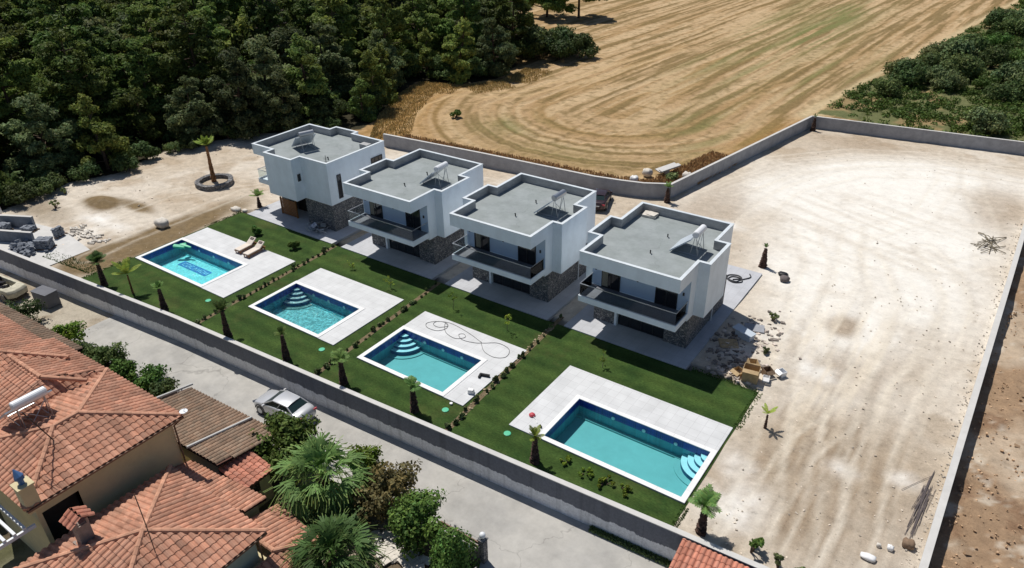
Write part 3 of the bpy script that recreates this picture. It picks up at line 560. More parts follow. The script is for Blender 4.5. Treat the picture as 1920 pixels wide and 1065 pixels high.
for i, p in enumerate(POOLS):
    x0, x1, y0, y1 = p['c']; cw = 0.30; D = -1.12; WL = -0.10
    root = thing('swimming_pool', p['lab'], 'swimming pool', (x0, y0, 0), group=None)
    mb = MB(); mb.box(x0, x1, y0, y0+cw, -0.12, 0.13); mb.box(x0, x1, y1-cw, y1, -0.12, 0.13); mb.box(x0, x0+cw, y0+cw, y1-cw, -0.12, 0.13); mb.box(x1-cw, x1, y0+cw, y1-cw, -0.12, 0.13)
    mb.build('coping', M['coping'], root)
    a, b, c, d = x0+cw+.01, x1-cw-.01, y0+cw+.01, y1-cw-.01
    mb = MB(); zb = -0.40
    for (p0, p1) in [((a, c), (b, c)), ((b, c), (b, d)), ((b, d), (a, d)), ((a, d), (a, c))]:
        mb.m = 0; mb.face([(*p1, 0.08), (*p0, 0.08), (*p0, zb), (*p1, zb)])
        mb.m = 1; mb.face([(*p1, zb), (*p0, zb), (*p0, D), (*p1, D)])
    mb.m = 2; mb.face([(a, c, D), (b, c, D), (b, d, D), (a, d, D)])
    # low bench ledge along the back and one side
    mb.m = 2; mb.box(a+.005, b-.005, d-0.22, d-.005, D+.002, D+0.10)
    mb.build('basin', [M['navy'], M['poolwall'], M[p['f']]], root)
    if p['st']:
        sx, sy = p['st']; cx = b if sx > 0 else a; cyy = d
        for k in range(4):
            r_ = 0.45+0.34*k; zt = -0.22-0.19*k
            mb = MB(); n = 10; pts = [(cx-sx*.003, cyy-.003)]
            for q in range(n+1):
                t = math.pi/2*q/n; pts.append((cx-sx*(.003+r_*math.cos(t)), cyy-.003-r_*math.sin(t)))
            if sx > 0: pts = pts[::-1]
            mb.prism(pts[::-1], D+0.001*k, zt, top=False); mb.m = 1; mb.face([(x_, y_, zt) for x_, y_ in pts[::-1]]); mb.build('step', [M['step_side'], M['pool_steps']], root)
        mb = MB(); pts = [(cx-sx*.003, cyy-.003)]
        for q in range(13):
            t = math.pi/2*q/12; pts.append((cx-sx*(.003+1.85*math.cos(t)), cyy-.003-1.85*math.sin(t)))
        if sx > 0: pts = pts[::-1]
        mb.prism(pts[::-1], D, D+.06); mb.build('step', M['poolfloor'], root)
    else:
        for k in range(0):
            mb = MB(); mb.box(a+.004, a+1.5-0.35*k, d-1.5+0.35*k, d-.004, D+.002*k, D+0.25+0.25*k); mb.build('step', M['poolwall'], root)
    for k in range(3):
        lx = a+(b-a)*(0.28+0.24*k); mb = MB(); mb.tube([(lx, d-.002, -0.30), (lx, d-.04, -0.30)], [0.12, 0.10], 12); mb.build('pool_light', M['metal_white'], root)
    mb = MB(); nx = 2
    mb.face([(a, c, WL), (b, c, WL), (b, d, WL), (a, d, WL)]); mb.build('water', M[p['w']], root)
    if i == 0:
        mb = MB(); mb.box(-54.45, -50.75, 28.55, 29.3, D, D+.012); mb.build('floor_motif', M['mosaic_blue'], root)
        mb = MB()
        zz = D+.014
        def stroke(pts, wd=.07):
            for (ax, ay), (bx, by) in zip(pts[:-1], pts[1:]):
                dx, dy = bx-ax, by-ay; L_ = math.hypot(dx, dy); nx_, ny_ = -dy/L_*wd/2, dx/L_*wd/2
                mb.face([(ax+nx_, ay+ny_, zz), (ax-nx_, ay-ny_, zz), (bx-nx_, by-ny_, zz), (bx+nx_, by+ny_, zz)])
        for q, kx in enumerate([-54.1, -53.62, -53.14, -52.66, -52.18, -51.7, -51.22]):
            o_ = kx; yb, yt = 28.74, 29.12
            shapes = [[(o_+.3, yt), (o_, yt), (o_, yb), (o_+.3, yb)], [(o_, yb), (o_, yt), (o_+.3, yt), (o_+.3, yb), (o_, yb)], [(o_, yb), (o_+.15, yt), (o_+.3, yb)], [(o_, yt), (o_, yb), (o_+.3, yt), (o_+.3, yb)]]
            stroke(shapes[[0, 1, 0, 2, 3, 1, 3][q]])
        mb.build('floor_motif', M['mosaic_pale'], root)

# ---------------------------------------------------------------- boundary walls
def wall_run(mb, pts, th, z0, z1):
    n = len(pts); L_ = []; R_ = []
    for i, p in enumerate(pts):
        a = Vector(pts[max(i-1, 0)]); b = Vector(pts[min(i+1, n-1)]); p = Vector(p)
        d1 = (p-a).normalized() if i > 0 else (b-p).normalized(); d2 = (b-p).normalized() if i < n-1 else d1
        n1 = Vector((-d1.y, d1.x)); n2 = Vector((-d2.y, d2.x)); nn = (n1+n2).normalized(); k = th/2/max(0.3, nn.dot(n1))
        L_.append(p+nn*k); R_.append(p-nn*k)
    for i in range(n-1):
        a, b, c, d = R_[i], R_[i+1], L_[i+1], L_[i]
        vs = [(a.x, a.y, z0), (b.x, b.y, z0), (c.x, c.y, z0), (d.x, d.y, z0), (a.x, a.y, z1), (b.x, b.y, z1), (c.x, c.y, z1), (d.x, d.y, z1)]
        fs = [(4, 5, 6, 7), (0, 1, 5, 4), (2, 3, 7, 6)]
        if i == 0: fs.append((3, 0, 4, 7))
        if i == n-2: fs.append((1, 2, 6, 5))
        mb.mesh(vs, fs)
fx = [-95, -80, -66.7, -55, -44.6, -36, -28.6, -17.5, -7.4, 2.1]
FW = [(x, float(wallY(x))) for x in fx]
root = thing('boundary_wall', 'long grey retaining wall with a pale top between the lane and the lawns', 'wall', (FW[0][0], FW[0][1], -1.56))
def front_wall_mat():
    mt, nt, p = newmat('two_band_concrete'); N = nt.nodes; L = nt.links
    tc = N.new('ShaderNodeTexCoord'); sp = N.new('ShaderNodeSeparateXYZ'); L.new(tc.outputs['Object'], sp.inputs[0])
    nz = N.new('ShaderNodeTexNoise'); nz.inputs['Scale'].default_value = 0.9; nz.inputs['Detail'].default_value = 8; nz.inputs['Roughness'].default_value = .8
    mp = N.new('ShaderNodeMapping'); mp.inputs['Scale'].default_value = (1, 1, 0.25); L.new(tc.outputs['Object'], mp.inputs[0]); L.new(mp.outputs[0], nz.inputs['Vector'])
    ad = N.new('ShaderNodeMath'); ad.operation = 'MULTIPLY_ADD'; L.new(nz.outputs[0], ad.inputs[0]); ad.inputs[1].default_value = 0.8; L.new(sp.outputs['Z'], ad.inputs[2])
    mr = N.new('ShaderNodeMapRange'); mr.inputs[1].default_value = 1.30; mr.inputs[2].default_value = 1.33; L.new(ad.outputs[0], mr.inputs[0])
    n2 = N.new('ShaderNodeTexNoise'); n2.inputs['Scale'].default_value = 7; n2.inputs['Detail'].default_value = 7; n2.inputs['Roughness'].default_value = .8; L.new(tc.outputs['Object'], n2.inputs['Vector'])
    m2 = N.new('ShaderNodeMapRange'); m2.inputs[1].default_value = .3; m2.inputs[2].default_value = .7; m2.inputs[3].default_value = .75; m2.inputs[4].default_value = 1.25; L.new(n2.outputs[0], m2.inputs[0])
    mx = N.new('ShaderNodeMix'); mx.data_type = 'RGBA'; mx.inputs[6].default_value = (0.74, 0.75, 0.78, 1); mx.inputs[7].default_value = (0.15, 0.16, 0.19, 1); L.new(mr.outputs[0], mx.inputs[0])
    fr = N.new('ShaderNodeMath'); fr.operation = 'FRACT'; ms = N.new('ShaderNodeMath'); ms.operation = 'MULTIPLY'; ms.inputs[1].default_value = 0.21; L.new(sp.outputs['X'], ms.inputs[0]); L.new(ms.outputs[0], fr.inputs[0])
    jr = N.new('ShaderNodeMapRange'); jr.inputs[1].default_value = 0.0; jr.inputs[2].default_value = 0.014; jr.inputs[3].default_value = .75; jr.inputs[4].default_value = 1.0; L.new(fr.outputs[0], jr.inputs[0])
    mp3 = N.new('ShaderNodeMapping'); mp3.inputs['Scale'].default_value = (2.6, 2.6, .12); L.new(tc.outputs['Object'], mp3.inputs[0]); n6 = N.new('ShaderNodeTexNoise'); n6.inputs['Scale'].default_value = 1.0; n6.inputs['Detail'].default_value = 4; L.new(mp3.outputs[0], n6.inputs['Vector'])
    r6 = N.new('ShaderNodeMapRange'); r6.inputs[1].default_value = .52; r6.inputs[2].default_value = .72; r6.inputs[3].default_value = 1; r6.inputs[4].default_value = .75; L.new(n6.outputs[0], r6.inputs[0])
    mj = N.new('ShaderNodeMath'); mj.operation = 'MULTIPLY'; L.new(jr.outputs[0], mj.inputs[0]); L.new(r6.outputs[0], mj.inputs[1]); mk = N.new('ShaderNodeMath'); mk.operation = 'MULTIPLY'; L.new(mj.outputs[0], mk.inputs[0]); L.new(m2.outputs[0], mk.inputs[1])
    vm = N.new('ShaderNodeVectorMath'); vm.operation = 'SCALE'; L.new(mx.outputs[2], vm.inputs[0]); L.new(mk.outputs[0], vm.inputs['Scale']); L.new(vm.outputs[0], p.inputs['Base Color']); p.inputs['Roughness'].default_value = .92
    b = N.new('ShaderNodeBump'); b.inputs['Strength'].default_value = .5; b.inputs['Distance'].default_value = .03; L.new(n2.outputs[0], b.inputs['Height']); L.new(b.outputs[0], p.inputs['Normal'])
    return mt
mb = MB(); wall_run(mb, FW, 0.26, -1.7, 0.50); mb.build('wall_body', front_wall_mat(), root)
mb = MB(); wall_run(mb, FW, 0.30, 0.503, 0.56); mb.build('coping', M['conc_light'], root)
def bwall(pts, z0, z1, th, label, body='concrete'):
    root = thing('boundary_wall', label, 'wall', (pts[0][0], pts[0][1], 0))
    mb = MB(); wall_run(mb, pts, th, z0, z1); mb.build('wall_body', M[body], root)
    mb = MB(); wall_run(mb, pts, th+0.02, z1+.003, z1+0.035); mb.build('coping', M['conc_light'], root)
bwall(BACK[1:], -0.3, 1.45, 0.24, 'grey concrete wall behind the villas, bounding the straw field')
bwall(BACK2, -0.3, 1.40, 0.24, 'grey concrete wall along the right side of the straw field, running away from the villas')
bwall(BACK3, -0.3, 1.40, 0.24, 'grey concrete wall at the far end of the bare lot, in front of the scrub')
bwall([(2.1, 24.7), (float(wallX(60)), 60), (float(wallX(91.5)), 92.3)], -1.7, 0.42, 0.32, 'low pale concrete wall down the right side of the bare lot', 'conc_light')

# ---------------------------------------------------------------- the four villas
def window(root, plane, a0, a1, z0, z1, at, name='window', nmull=1, depth=0.12, out=(0, -1)):
    """plane 'y' : wall at y=at spanning x a0..a1 ; plane 'x' : wall at x=at spanning y a0..a1 ; glass set back, dark frame bars"""
    fr = MB(); t = 0.07; o_ = 0.006
    sgn = out[1] if plane == 'y' else out[0]
    def bx(u0, u1, w0, w1, d0, d1):
        e0, e1 = sorted((at+sgn*d0, at+sgn*d1))
        if plane == 'y': fr.box(u0, u1, e0, e1, w0, w1)
        else: fr.box(e0, e1, u0, u1, w0, w1)
    bx(a0, a1, z1-t, z1, o_, 0.05); bx(a0, a1, z0, z0+t, o_, 0.05); bx(a0, a0+t, z0+t, z1-t, o_, 0.05); bx(a1-t, a1, z0+t, z1-t, o_, 0.05)
    for k in range(nmull):
        c = a0+(a1-a0)*(k+1)/(nmull+1); bx(c-t/2, c+t/2, z0+t, z1-t, o_, 0.045)
    w_ = fr.build(name, M['frame_dark'], root)
    fr = MB(); bx(a0+t/2, a1-t/2, z0+t/2, z1-t/2, o_, 0.025); fr.build('pane', M['glass'], w_)
    return w_
def wall_ring(mb, poly, z0, z1, th):
    """hollow rim following a rectilinear polygon, thickness th inwards"""
    n = len(poly); inner = []
    for i in range(n):
        a = Vector(poly[i-1]); p = Vector(poly[i]); b = Vector(poly[(i+1) % n])
        d1 = (p-a).normalized(); d2 = (b-p).normalized(); n1 = Vector((-d1.y, d1.x)); n2 = Vector((-d2.y, d2.x))
        inner.append(p+(n1+n2)*th)
    return [(v.x, v.y) for v in inner]
def roof_parts(root, poly, ax, ay, zf, zt):
    poly = [(ax+x, ay+y) for x, y in poly]; inn = wall_ring(None, poly, 0, 0, 0.17); n = len(poly)
    mb = MB()
    for i in range(n):
        j = (i+1) % n; a, b, c, d = poly[i], poly[j], inn[j], inn[i]
        mb.m = 0; mb.face([(*a, zf-0.3), (*b, zf-0.3), (*b, zt), (*a, zt)]); mb.face([(*a, zt), (*b, zt), (*c, zt), (*d, zt)])
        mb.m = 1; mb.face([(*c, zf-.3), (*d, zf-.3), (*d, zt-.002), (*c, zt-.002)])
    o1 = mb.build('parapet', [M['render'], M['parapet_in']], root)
    mb = MB(); m2 = []
    for i in range(n):
        j = (i+1) % n; pa = Vector(poly[i]); pb = Vector(poly[j])
    cop = [(Vector(p)) for p in poly]; outp = wall_ring(None, poly, 0, 0, -0.03); in2 = wall_ring(None, poly, 0, 0, 0.19)
    for i in range(n):
        j = (i+1) % n; a, b, c, d = outp[i], outp[j], in2[j], in2[i]; z0, z1 = zt+.002, zt+.045
        mb.face([(*a, z1), (*b, z1), (*c, z1), (*d, z1)]); mb.face([(*a, z0), (*b, z0), (*b, z1), (*a, z1)]); mb.face([(*c, z0), (*d, z0), (*d, z1), (*c, z1)]); mb.face([(*b, z0), (*a, z0), (*d, z0), (*c, z0)])
    mb.build('parapet_cap', M['cap'], o1)
    mb = MB(); mb.face([(*p, zf) for p in wall_ring(None, poly, 0, 0, 0.1)]); mb.face([(*p, zf-.3) for p in poly][::-1])
    # upstand seams of the membrane
    xs0 = min(p[0] for p in inn); xs1 = max(p[0] for p in inn)
    mb.build('roof', M['membrane'], root)
    return inn
def vents(root, pts, z):
    for (x, y) in pts:
        mb = MB(); mb.tube([(x, y, z), (x, y, z+.22)], .045, 8); mb.tube([(x, y, z+.20), (x+.05, y-.12, z+.26)], .045, 8); mb.build('roof_vent', M['frame_dark'], root)
RP = [(0, 0), (6.9, 0), (6.9, 2.8), (7.63, 2.8), (7.63, 6.25), (6.74, 6.25), (6.74, 9.2), (-.1, 9.2), (-.1, 5.85), (-.92, 5.85), (-.92, 2.68), (0, 2.68)]
def villa(ax, ay, label, var=0):
    root = thing('villa', label, 'house', (ax, ay, 0), group='white two-storey villas behind the pools')
    P = lambda pts: [(ax+x, ay+y) for x, y in pts]
    ZB, ZF, ZT = 2.5, 5.75, 6.35
    roof_parts(root, RP, ax, ay, ZF, ZT)
    up = [(0, 1.85), (6.9, 1.85)]+RP[2:-1]+[(0, 2.68)]
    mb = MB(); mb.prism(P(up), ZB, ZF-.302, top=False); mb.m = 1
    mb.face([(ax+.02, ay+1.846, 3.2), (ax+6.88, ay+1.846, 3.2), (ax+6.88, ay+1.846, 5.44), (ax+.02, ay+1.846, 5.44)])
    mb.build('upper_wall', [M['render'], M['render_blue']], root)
    # thin fin carrying the fascia on the right
    mb = MB(); mb.box(ax, ax+6.9, ay, ay+1.83, 2.70, 3.12); sl_ = mb.build('balcony', M['render'], root)
    mb = MB(); mb.box(ax+.06, ax+6.84, ay+.12, ay+1.82, 3.122, 3.135); mb.build('balcony_floor', M['conc_dark'], sl_)
    mb = MB(); z0, z1 = 3.14, 3.98
    for (a, b) in [(.08, 2.3), (2.34, 4.6), (4.64, 6.82)]: mb.box(ax+a, ax+b, ay+.07, ay+.085, z0, z1)
    mb.box(ax+.07, ax+.085, ay+.1, ay+1.8, z0, z1); mb.box(ax+6.815, ax+6.83, ay+.1, ay+1.8, z0, z1)
    rl = mb.build('balustrade', M['clear'], sl_)
    mb = MB(); mb.box(ax+.05, ax+6.85, ay+.05, ay+.10, z1, z1+.035); mb.box(ax+.05, ax+.10, ay+.1, ay+1.83, z1, z1+.035); mb.box(ax+6.80, ax+6.85, ay+.1, ay+1.83, z1, z1+.035)
    mb.box(ax+.05, ax+6.85, ay+.05, ay+.10, 3.122, 3.16); mb.build('hand_rail', M['metal_grey'], sl_)
    # ground floor
    g = [(0.0, 2.35), (6.85, 2.35), (6.85, 9.1), (0.0, 9.1)]
    mb = MB(); mb.box(ax, ax+1.6, ay+2.35, ay+9.1, .1, 2.498); mb.box(ax+5.25, ax+6.85, ay+2.35, ay+9.1, .1, 2.496); mb.box(ax+1.6, ax+5.25, ay+2.9, ay+9.1, .1, 2.494)
    mb.build('stone_base', M['stone'], root)
    mb = MB(); mb.box(ax+1.602, ax+1.78, ay+2.30, ay+2.9, .1, 2.49); mb.build('pillar', M['render'], root)
    d_ = window(root, 'y', ax+1.8, ax+5.24, .12, 2.4, ay+2.6, 'sliding_door', 3)
    mb = MB(); mb.box(ax+1.6, ax+5.25, ay+2.36, ay+2.88, 2.4, 2.69); mb.build('lintel', M['render'], root)
    window(root, 'y', ax+.74, ax+2.1, 3.14, 5.3, ay+1.845, 'balcony_door', 1)
    window(root, 'y', ax+4.62, ax+6.12, 3.14, 5.3, ay+1.845, 'balcony_door', 1)
    mb = MB(); q0 = .80+.1*len(label) % .3
    for k in range(7): mb.box(ax+q0+.06*k, ax+q0+.06*k+.045, ay+1.7975-.006, ay+1.7975-.002, 3.25, 5.2)
    mb.build('curtain', M['curtain'], root)
    for lx in (3.35, .3, 6.5): mb = MB(); mb.box(ax+lx-.05, ax+lx+.05, ay+1.77, ay+1.84, 4.3, 4.5); mb.build('wall_lamp', M['frame_dark'], root)
    mb = MB(); mb.tube([(ax+6.95, ay+6.5, 5.6), (ax+6.95, ay+6.5, .1)], .045, 6); mb.build('downpipe', M['metal_white'], root)
    # side and rear openings
    window(root, 'y', ax+1.2, ax+2.6, 3.9, 5.0, ay+9.2, 'window', 1, out=(0, 1)); window(root, 'y', ax+4.0, ax+5.2, 3.9, 5.0, ay+9.2, 'window', 1, out=(0, 1))
    window(root, 'y', ax+3.0, ax+4.0, .12, 2.3, ay+9.1, 'door', 0, out=(0, 1))
    vents(root, [(ax+3.4, ay+3.3), (ax+3.35, ay+6.1)], ZF)
    return root
V2 = villa(-41.6, 36.45, 'white flat-roofed villa with glass balcony, second from the left, behind the rippling pool')
V3 = villa(-31.0, 36.5, 'third white villa from the left, glass balcony, dark car parked behind it')
V4 = villa(-20.4, 36.55, 'white flat-roofed villa with glass balcony, rightmost, next to the bare lot and the rubble')
# first villa : turned round, no balcony on this side
root = thing('villa', 'leftmost white villa, its windowless side facing the pools, timber slats on the ground floor', 'house', (-55.3, 37.6, 0), group='white two-storey villas behind the pools')
P1 = [(-55.3, 38.55), (-52.6, 38.55), (-52.6, 37.6), (-49.05, 37.6), (-49.05, 38.58), (-45.8, 38.58), (-45.8, 45.8), (-52.5, 45.8), (-52.5, 45.0), (-55.3, 45.0)]
P1 = [(-55.3, 38.55), (-52.6, 38.55), (-52.6, 37.6), (-49.05, 37.6), (-49.05, 38.58), (-45.8, 38.58), (-45.8, 45.5), (-49.6, 45.5), (-49.6, 46.1), (-52.5, 46.1), (-52.5, 45.3), (-55.3, 45.3)]
roof_parts(root, P1, 0, 0, 5.75, 6.35)
mb = MB(); mb.prism([(-53.6, 38.9), (-52.6, 38.9), (-52.6, 37.6), (-49.05, 37.6), (-49.05, 38.58), (-45.8, 38.58), (-45.8, 45.5), (-49.6, 45.5), (-49.6, 46.1), (-52.5, 46.1), (-52.5, 45.3), (-53.6, 45.3)], 2.6, 5.448, top=False); mb.build('upper_wall', M['render'], root)
mb = MB(); mb.box(-55.3, -53.6, 38.55, 45.2, 2.70, 3.12); sl_ = mb.build('balcony', M['render'], root)
mb = MB(); mb.box(-55.24, -53.61, 38.6, 38.615, 3.13, 3.95); mb.box(-55.24, -55.225, 38.62, 45.1, 3.13, 3.95); mb.build('balustrade', M['clear'], sl_)
mb = MB(); mb.box(-55.26, -53.61, 38.58, 38.63, 3.95, 3.985); mb.box(-55.26, -55.21, 38.63, 45.1, 3.95, 3.985); mb.build('hand_rail', M['metal_grey'], sl_)
mb = MB(); mb.box(-53.4, -52.4, 39.3, 45.3, .1, 2.6); mb.box(-52.4, -49.3, 40.3, 45.3, .1, 2.596); mb.box(-49.3, -45.9, 38.7, 45.3, .1, 2.598); mb.build('stone_base', M['stone'], root)
mb = MB(); mb.box(-52.38, -49.32, 40.2, 40.29, .12, 2.59); mb.build('entrance', M['darkroom'], root)
window(root, 'x', 38.02, 38.34, 4.30, 4.95, -49.04, 'window', 0, out=(1, 0))
window(root, 'x', 39.5, 39.95, 2.95, 5.1, -45.79, 'window', 0, out=(1, 0))
window(root, 'x', 43.65, 45.05, 4.8, 5.3, -45.79, 'window', 2, out=(1, 0))
vents(root, [(-47.8, 40.6)], 5.75)
mb = MB(); mb.box(-47.5, -46.6, 44.1, 44.7, 5.75, 6.2); mb.build('roof_vent', M['parapet_in'], root)
mb = MB()
for k in range(11): mb.box(-52.9, -50.9, 38.75, 38.8, .15+.14*k, .15+.14*k+.09)
mb.box(-52.95, -52.88, 38.7, 38.85, .1, 1.75); mb.box(-50.93, -50.86, 38.7, 38.85, .1, 1.75); mb.box(-51.9, -51.83, 38.8, 38.85, .1, 1.7)
T(mb.build('timber_screen', M['wood'], at=(-51.9, 38.8, .1)), 'brown slatted timber screen standing under the leftmost villa', 'screen')
mb = MB()
for k in range(46):
    a_ = rng.uniform(0, 6.28); c_ = (-47.4+rng.normal(0, .55), 37.95+rng.normal(0, .28), .18+abs(rng.normal(0, .35))); mb.obox(c_, (.5, .045, .045), a_, (rng.uniform(-1, 1), rng.uniform(-1, 1))); 
for k in range(10): mb.obox((-47.4+rng.normal(0, .5), 37.95+rng.normal(0, .3), .2+rng.uniform(0, .6)), (.45, .45, .03), rng.uniform(0, 6), (rng.uniform(-.6, .6), rng.uniform(-.6, .6)))
T(mb.build('chair_heap', M['metal_grey'], at=(-47.4, 37.95, .1)), 'heap of stacked grey metal chairs beside the leftmost villa', 'chairs', kind='stuff')

# solar water heaters, satellite dish and loose slab on the roofs
def heater(loc, rz, label, tank='metal_white', panel='panel', tilt=0.70, L=1.75):
    root = thing('solar_water_heater', label, 'water heater', loc, rz, 'solar water heaters on the villa roofs')
    dz = math.sin(tilt)*L; dy = math.cos(tilt)*L; Z = (0, 0, 0)
    mb = MB(); n = Vector((0, -math.sin(tilt), math.cos(tilt)))*.04
    W_ = .95; a = Vector((-W_, -dy, .12)); b = Vector((W_, -dy, .12)); c = Vector((W_, 0, .12+dz)); d = Vector((-W_, 0, .12+dz))
    mb.mesh([a-n, b-n, c-n, d-n, a+n, b+n, c+n, d+n], [(0, 3, 2, 1), (0, 1, 5, 4), (1, 2, 6, 5), (2, 3, 7, 6), (3, 0, 4, 7)])
    p_ = mb.build('collector_panel', M['panel_light'], root, at=Z); mb = MB(); mb.face([a+n, b+n, c+n, d+n]); mb.build('collector_glass', M[panel], p_, at=Z)
    mb = MB(); h = .12+dz+.28
    mb.tube([(-.70, .18, h), (-.66, .18, h), (.66, .18, h), (.70, .18, h)], [.17, .23, .23, .17], 16); mb.build('tank', M[tank], root, at=Z)
    mb = MB()
    for sx in (-.55, .55):
        mb.tube([(sx, .42, .02), (sx, .22, h-.2)], .022, 5); mb.tube([(sx, -.1, .02), (sx, .14, h-.2)], .022, 5); mb.tube([(sx, -dy, .05), (sx, .42, .03)], .02, 5)
    mb.tube([(-.55, .42, .02), (.55, .22, h-.4)], .016, 5); mb.tube([(.55, .42, .02), (-.55, .22, h-.4)], .016, 5); mb.tube([(-.55, -dy, .05), (.55, -dy, .05)], .02, 5)
    mb.build('stand', M['metal_grey'], root, at=Z)
    return root
heater((-14.7, 41.6, 5.75), 4.712, 'solar water heater with white tank on the roof of the rightmost villa', panel='panel_light')
heater((-25.3, 41.7, 5.75), 4.712, 'solar water heater with pale blue panel and steel tank on the third villa roof', 'metal_grey', panel='panel_light')
heater((-36.0, 41.5, 5.75), 4.75, 'solar water heater on tall legs on the roof of the second villa')
heater((-51.3, 41.4, 5.75), 4.4, 'solar water heater with dark shadowed panel on the roof of the leftmost villa', 'metal_grey', tilt=.7)
mb = MB(); mb.obox((-19.5, 45.1, 5.86), (1.0, .75, .16), .1, (.05, .02)); mb.obox((-19.35, 45.05, 5.98), (.7, .55, .06), -.2, (.08, -.03))
T(mb.build('insulation_slabs', M['white_stone'], at=(-19.5, 45.1, 5.75)), 'pale slabs left lying in the back corner of the rightmost villa roof', 'slabs')
mb = MB(); mb.tube([(-45.0+.0-1.6, 39.3, 5.75), (-46.6, 39.3, 6.75)], .025, 6)
for k in range(4): mb.tube([(-46.75, 39.2, 6.1+.14*k), (-46.45, 39.4, 6.1+.14*k)], .012, 5)
T(mb.build('roof_antenna', M['frame_dark'], at=(-46.6, 39.3, 5.75)), 'small aerial on the front corner of the leftmost villa roof', 'antenna')

# ---------------------------------------------------------------- older tiled houses on the lane
def clip_line(poly, s):
    ts = []
    n = len(poly)
    for i in range(n):
        (x0, y0), (x1, y1) = poly[i], poly[(i+1) % n]
        if (x0-s)*(x1-s) <= 0 and x0 != x1: ts.append(y0+(y1-y0)*(s-x0)/(x1-x0))
    if len(ts) < 2: return None
    return min(ts), max(ts)
def tile_plane(mb, pts, pitch=0.30, row=0.37, lift=0.045):
    """pts: 3D polygon, first edge is the eave; adds barrel tiles"""
    P_ = [Vector(p) for p in pts]; ex = (P_[1]-P_[0]).normalized(); nrm = (P_[1]-P_[0]).cross(P_[2]-P_[0]).normalized()
    if nrm.z < 0: nrm = -nrm
    ey = nrm.cross(ex)
    if ey.z < 0: ey = -ey
    o = P_[0]; q = [((p-o).dot(ex), (p-o).dot(ey)) for p in P_]
    L_ = max(a for a, b in q); l0 = min(a for a, b in q); n = max(1, int((L_-l0)/pitch)); pw = (L_-l0)/n
    for i in range(n):
        s = l0+(i+.5)*pw; r = clip_line(q, s)
        if not r: continue
        t0, t1 = r
        if t1-t0 < .08: continue
        t = t0; k = 0
        base = rng.uniform(.86, 1.1)
        while t < t1-.02:
            te = min(t+row, t1); z0 = lift; z1 = 0.012
            g = base*rng.uniform(.80, 1.16); hue = rng.uniform(-.05, .07); mb.col = (g*(1+hue), g, g*(1-hue*.5)); vs = []
            for (tt, zz) in ((t-.03, z0), (te, z1)):
                for (ds, h) in ((-.5, 0.0), (-.36, .05), (-.08, .085), (.16, .06), (.30, .012), (.5, .0)):
                    vs.append(o+ex*(s+ds*pw)+ey*tt+nrm*(zz+h*pw/.3))
            fs = [(j, j+1, 7+j, 6+j) for j in range(5)]+[(5, 4, 3, 2, 1, 0)]
            mb.mesh(vs, fs); t += row; k += 1
def ridge(mb, a, b, r=.13, pitch=.36):
    a, b = Vector(a), Vector(b); d = b-a; n = max(1, int(d.length/pitch)); u = d.normalized()
    for i in range(n):
        g = rng.uniform(.95, 1.3); mb.col = (g, g*1.02, g*1.0)
        mb.tube([a+d*(i/n)+Vector((0, 0, .05)), a+d*((i+1.12)/n)+Vector((0, 0, .06))], [r, r*.82], 8)
def tiled_roof(root, planes, ridges, mt='tile', name='roof', th=.12, **kw):
    mb = MB()
    for p in planes: tile_plane(mb, p, **kw)
    for a, b in ridges: ridge(mb, a, b)
    o = mb.build(name, M[mt], root)
    mb = MB()
    for p in planes:
        mb.face(p); mb.face([(x, y, z-th) for x, y, z in p][::-1])
        a, b = p[0], p[1]; mb.face([(a[0], a[1], a[2]-th), (b[0], b[1], b[2]-th), b, a])
    mb.build('roof_deck', M['under'], o)
    return o
# house M : two storeys, hipped, its right wall in shade
GZ = -1.6
mR = thing('tiled_house', 'two-storey yellow stucco house with hipped terracotta roof and water heater, bottom left', 'house', (-34, 10.3, GZ))
X0, X1, Y0, Y1, ze = -37.3, -30.4, 6.5, 14.1, 3.9
A_ = (-33.3, 10.7, 5.05); B_ = (-33.3, 9.5, 5.05)
tiled_roof(mR, [[(X1, Y0, ze), (X1, Y1, ze), A_, B_], [(X1, Y1, ze), (X0, Y1, ze), A_], [(X0, Y1, ze), (X0, Y0, ze), B_, A_], [(X0, Y0, ze), (X1, Y0, ze), B_]],
           [((X1, Y1, ze), A_), ((X0, Y1, ze), A_), (A_, B_), ((X1, Y0, ze), B_), ((X0, Y0, ze), B_)])
tiled_roof(mR, [[(X0-.02, 14.1, 3.88), (-43.0, 14.1-.1, 3.88), (-43.0, 11.2, 4.86), (-38.0, 11.2, 4.86)], [(-43.0, 8.2, 3.9), (-36.6, 8.2, 3.9), (-38.0, 11.2, 4.86), (-43.0, 11.2, 4.86)], [(-36.6, 8.2, 3.9), (X0-.02, 14.1, 3.88), (-38.0, 11.2, 4.86)]], [((-38.0, 11.2, 4.9), (-36.7, 12.7, 4.3)), ((-38, 11.2, 4.9), (-43, 11.2, 4.9))])
mb = MB(); wx = X1-.5
mb.box(wx-.02, wx, 8.75, 13.7, GZ, 3.75); mb.box(wx-.02, wx, 6.9, 7.1, GZ, 3.75); mb.box(wx-.02, wx, 7.1, 8.75, 2.95, 3.75); mb.box(-36.9, -36.7, 6.9, 13.7, GZ, 3.75); mb.box(-36.7, wx-.02, 13.5, 13.7, GZ, 3.75); mb.box(-36.7, wx-.02, 6.9, 7.1, GZ, 3.75); mb.box(wx-.02, wx, 7.1, 8.75, GZ, .3)
mb.box(-43, -36.9, 8.6, 13.6, GZ, 3.7)
mb.build('wall', M['stucco_yellow'], mR)
mb = MB(); mb.box(wx-.6, wx-.55, 7.1, 8.75, .3, 2.95); mb.build('loggia', M['darkroom'], mR)
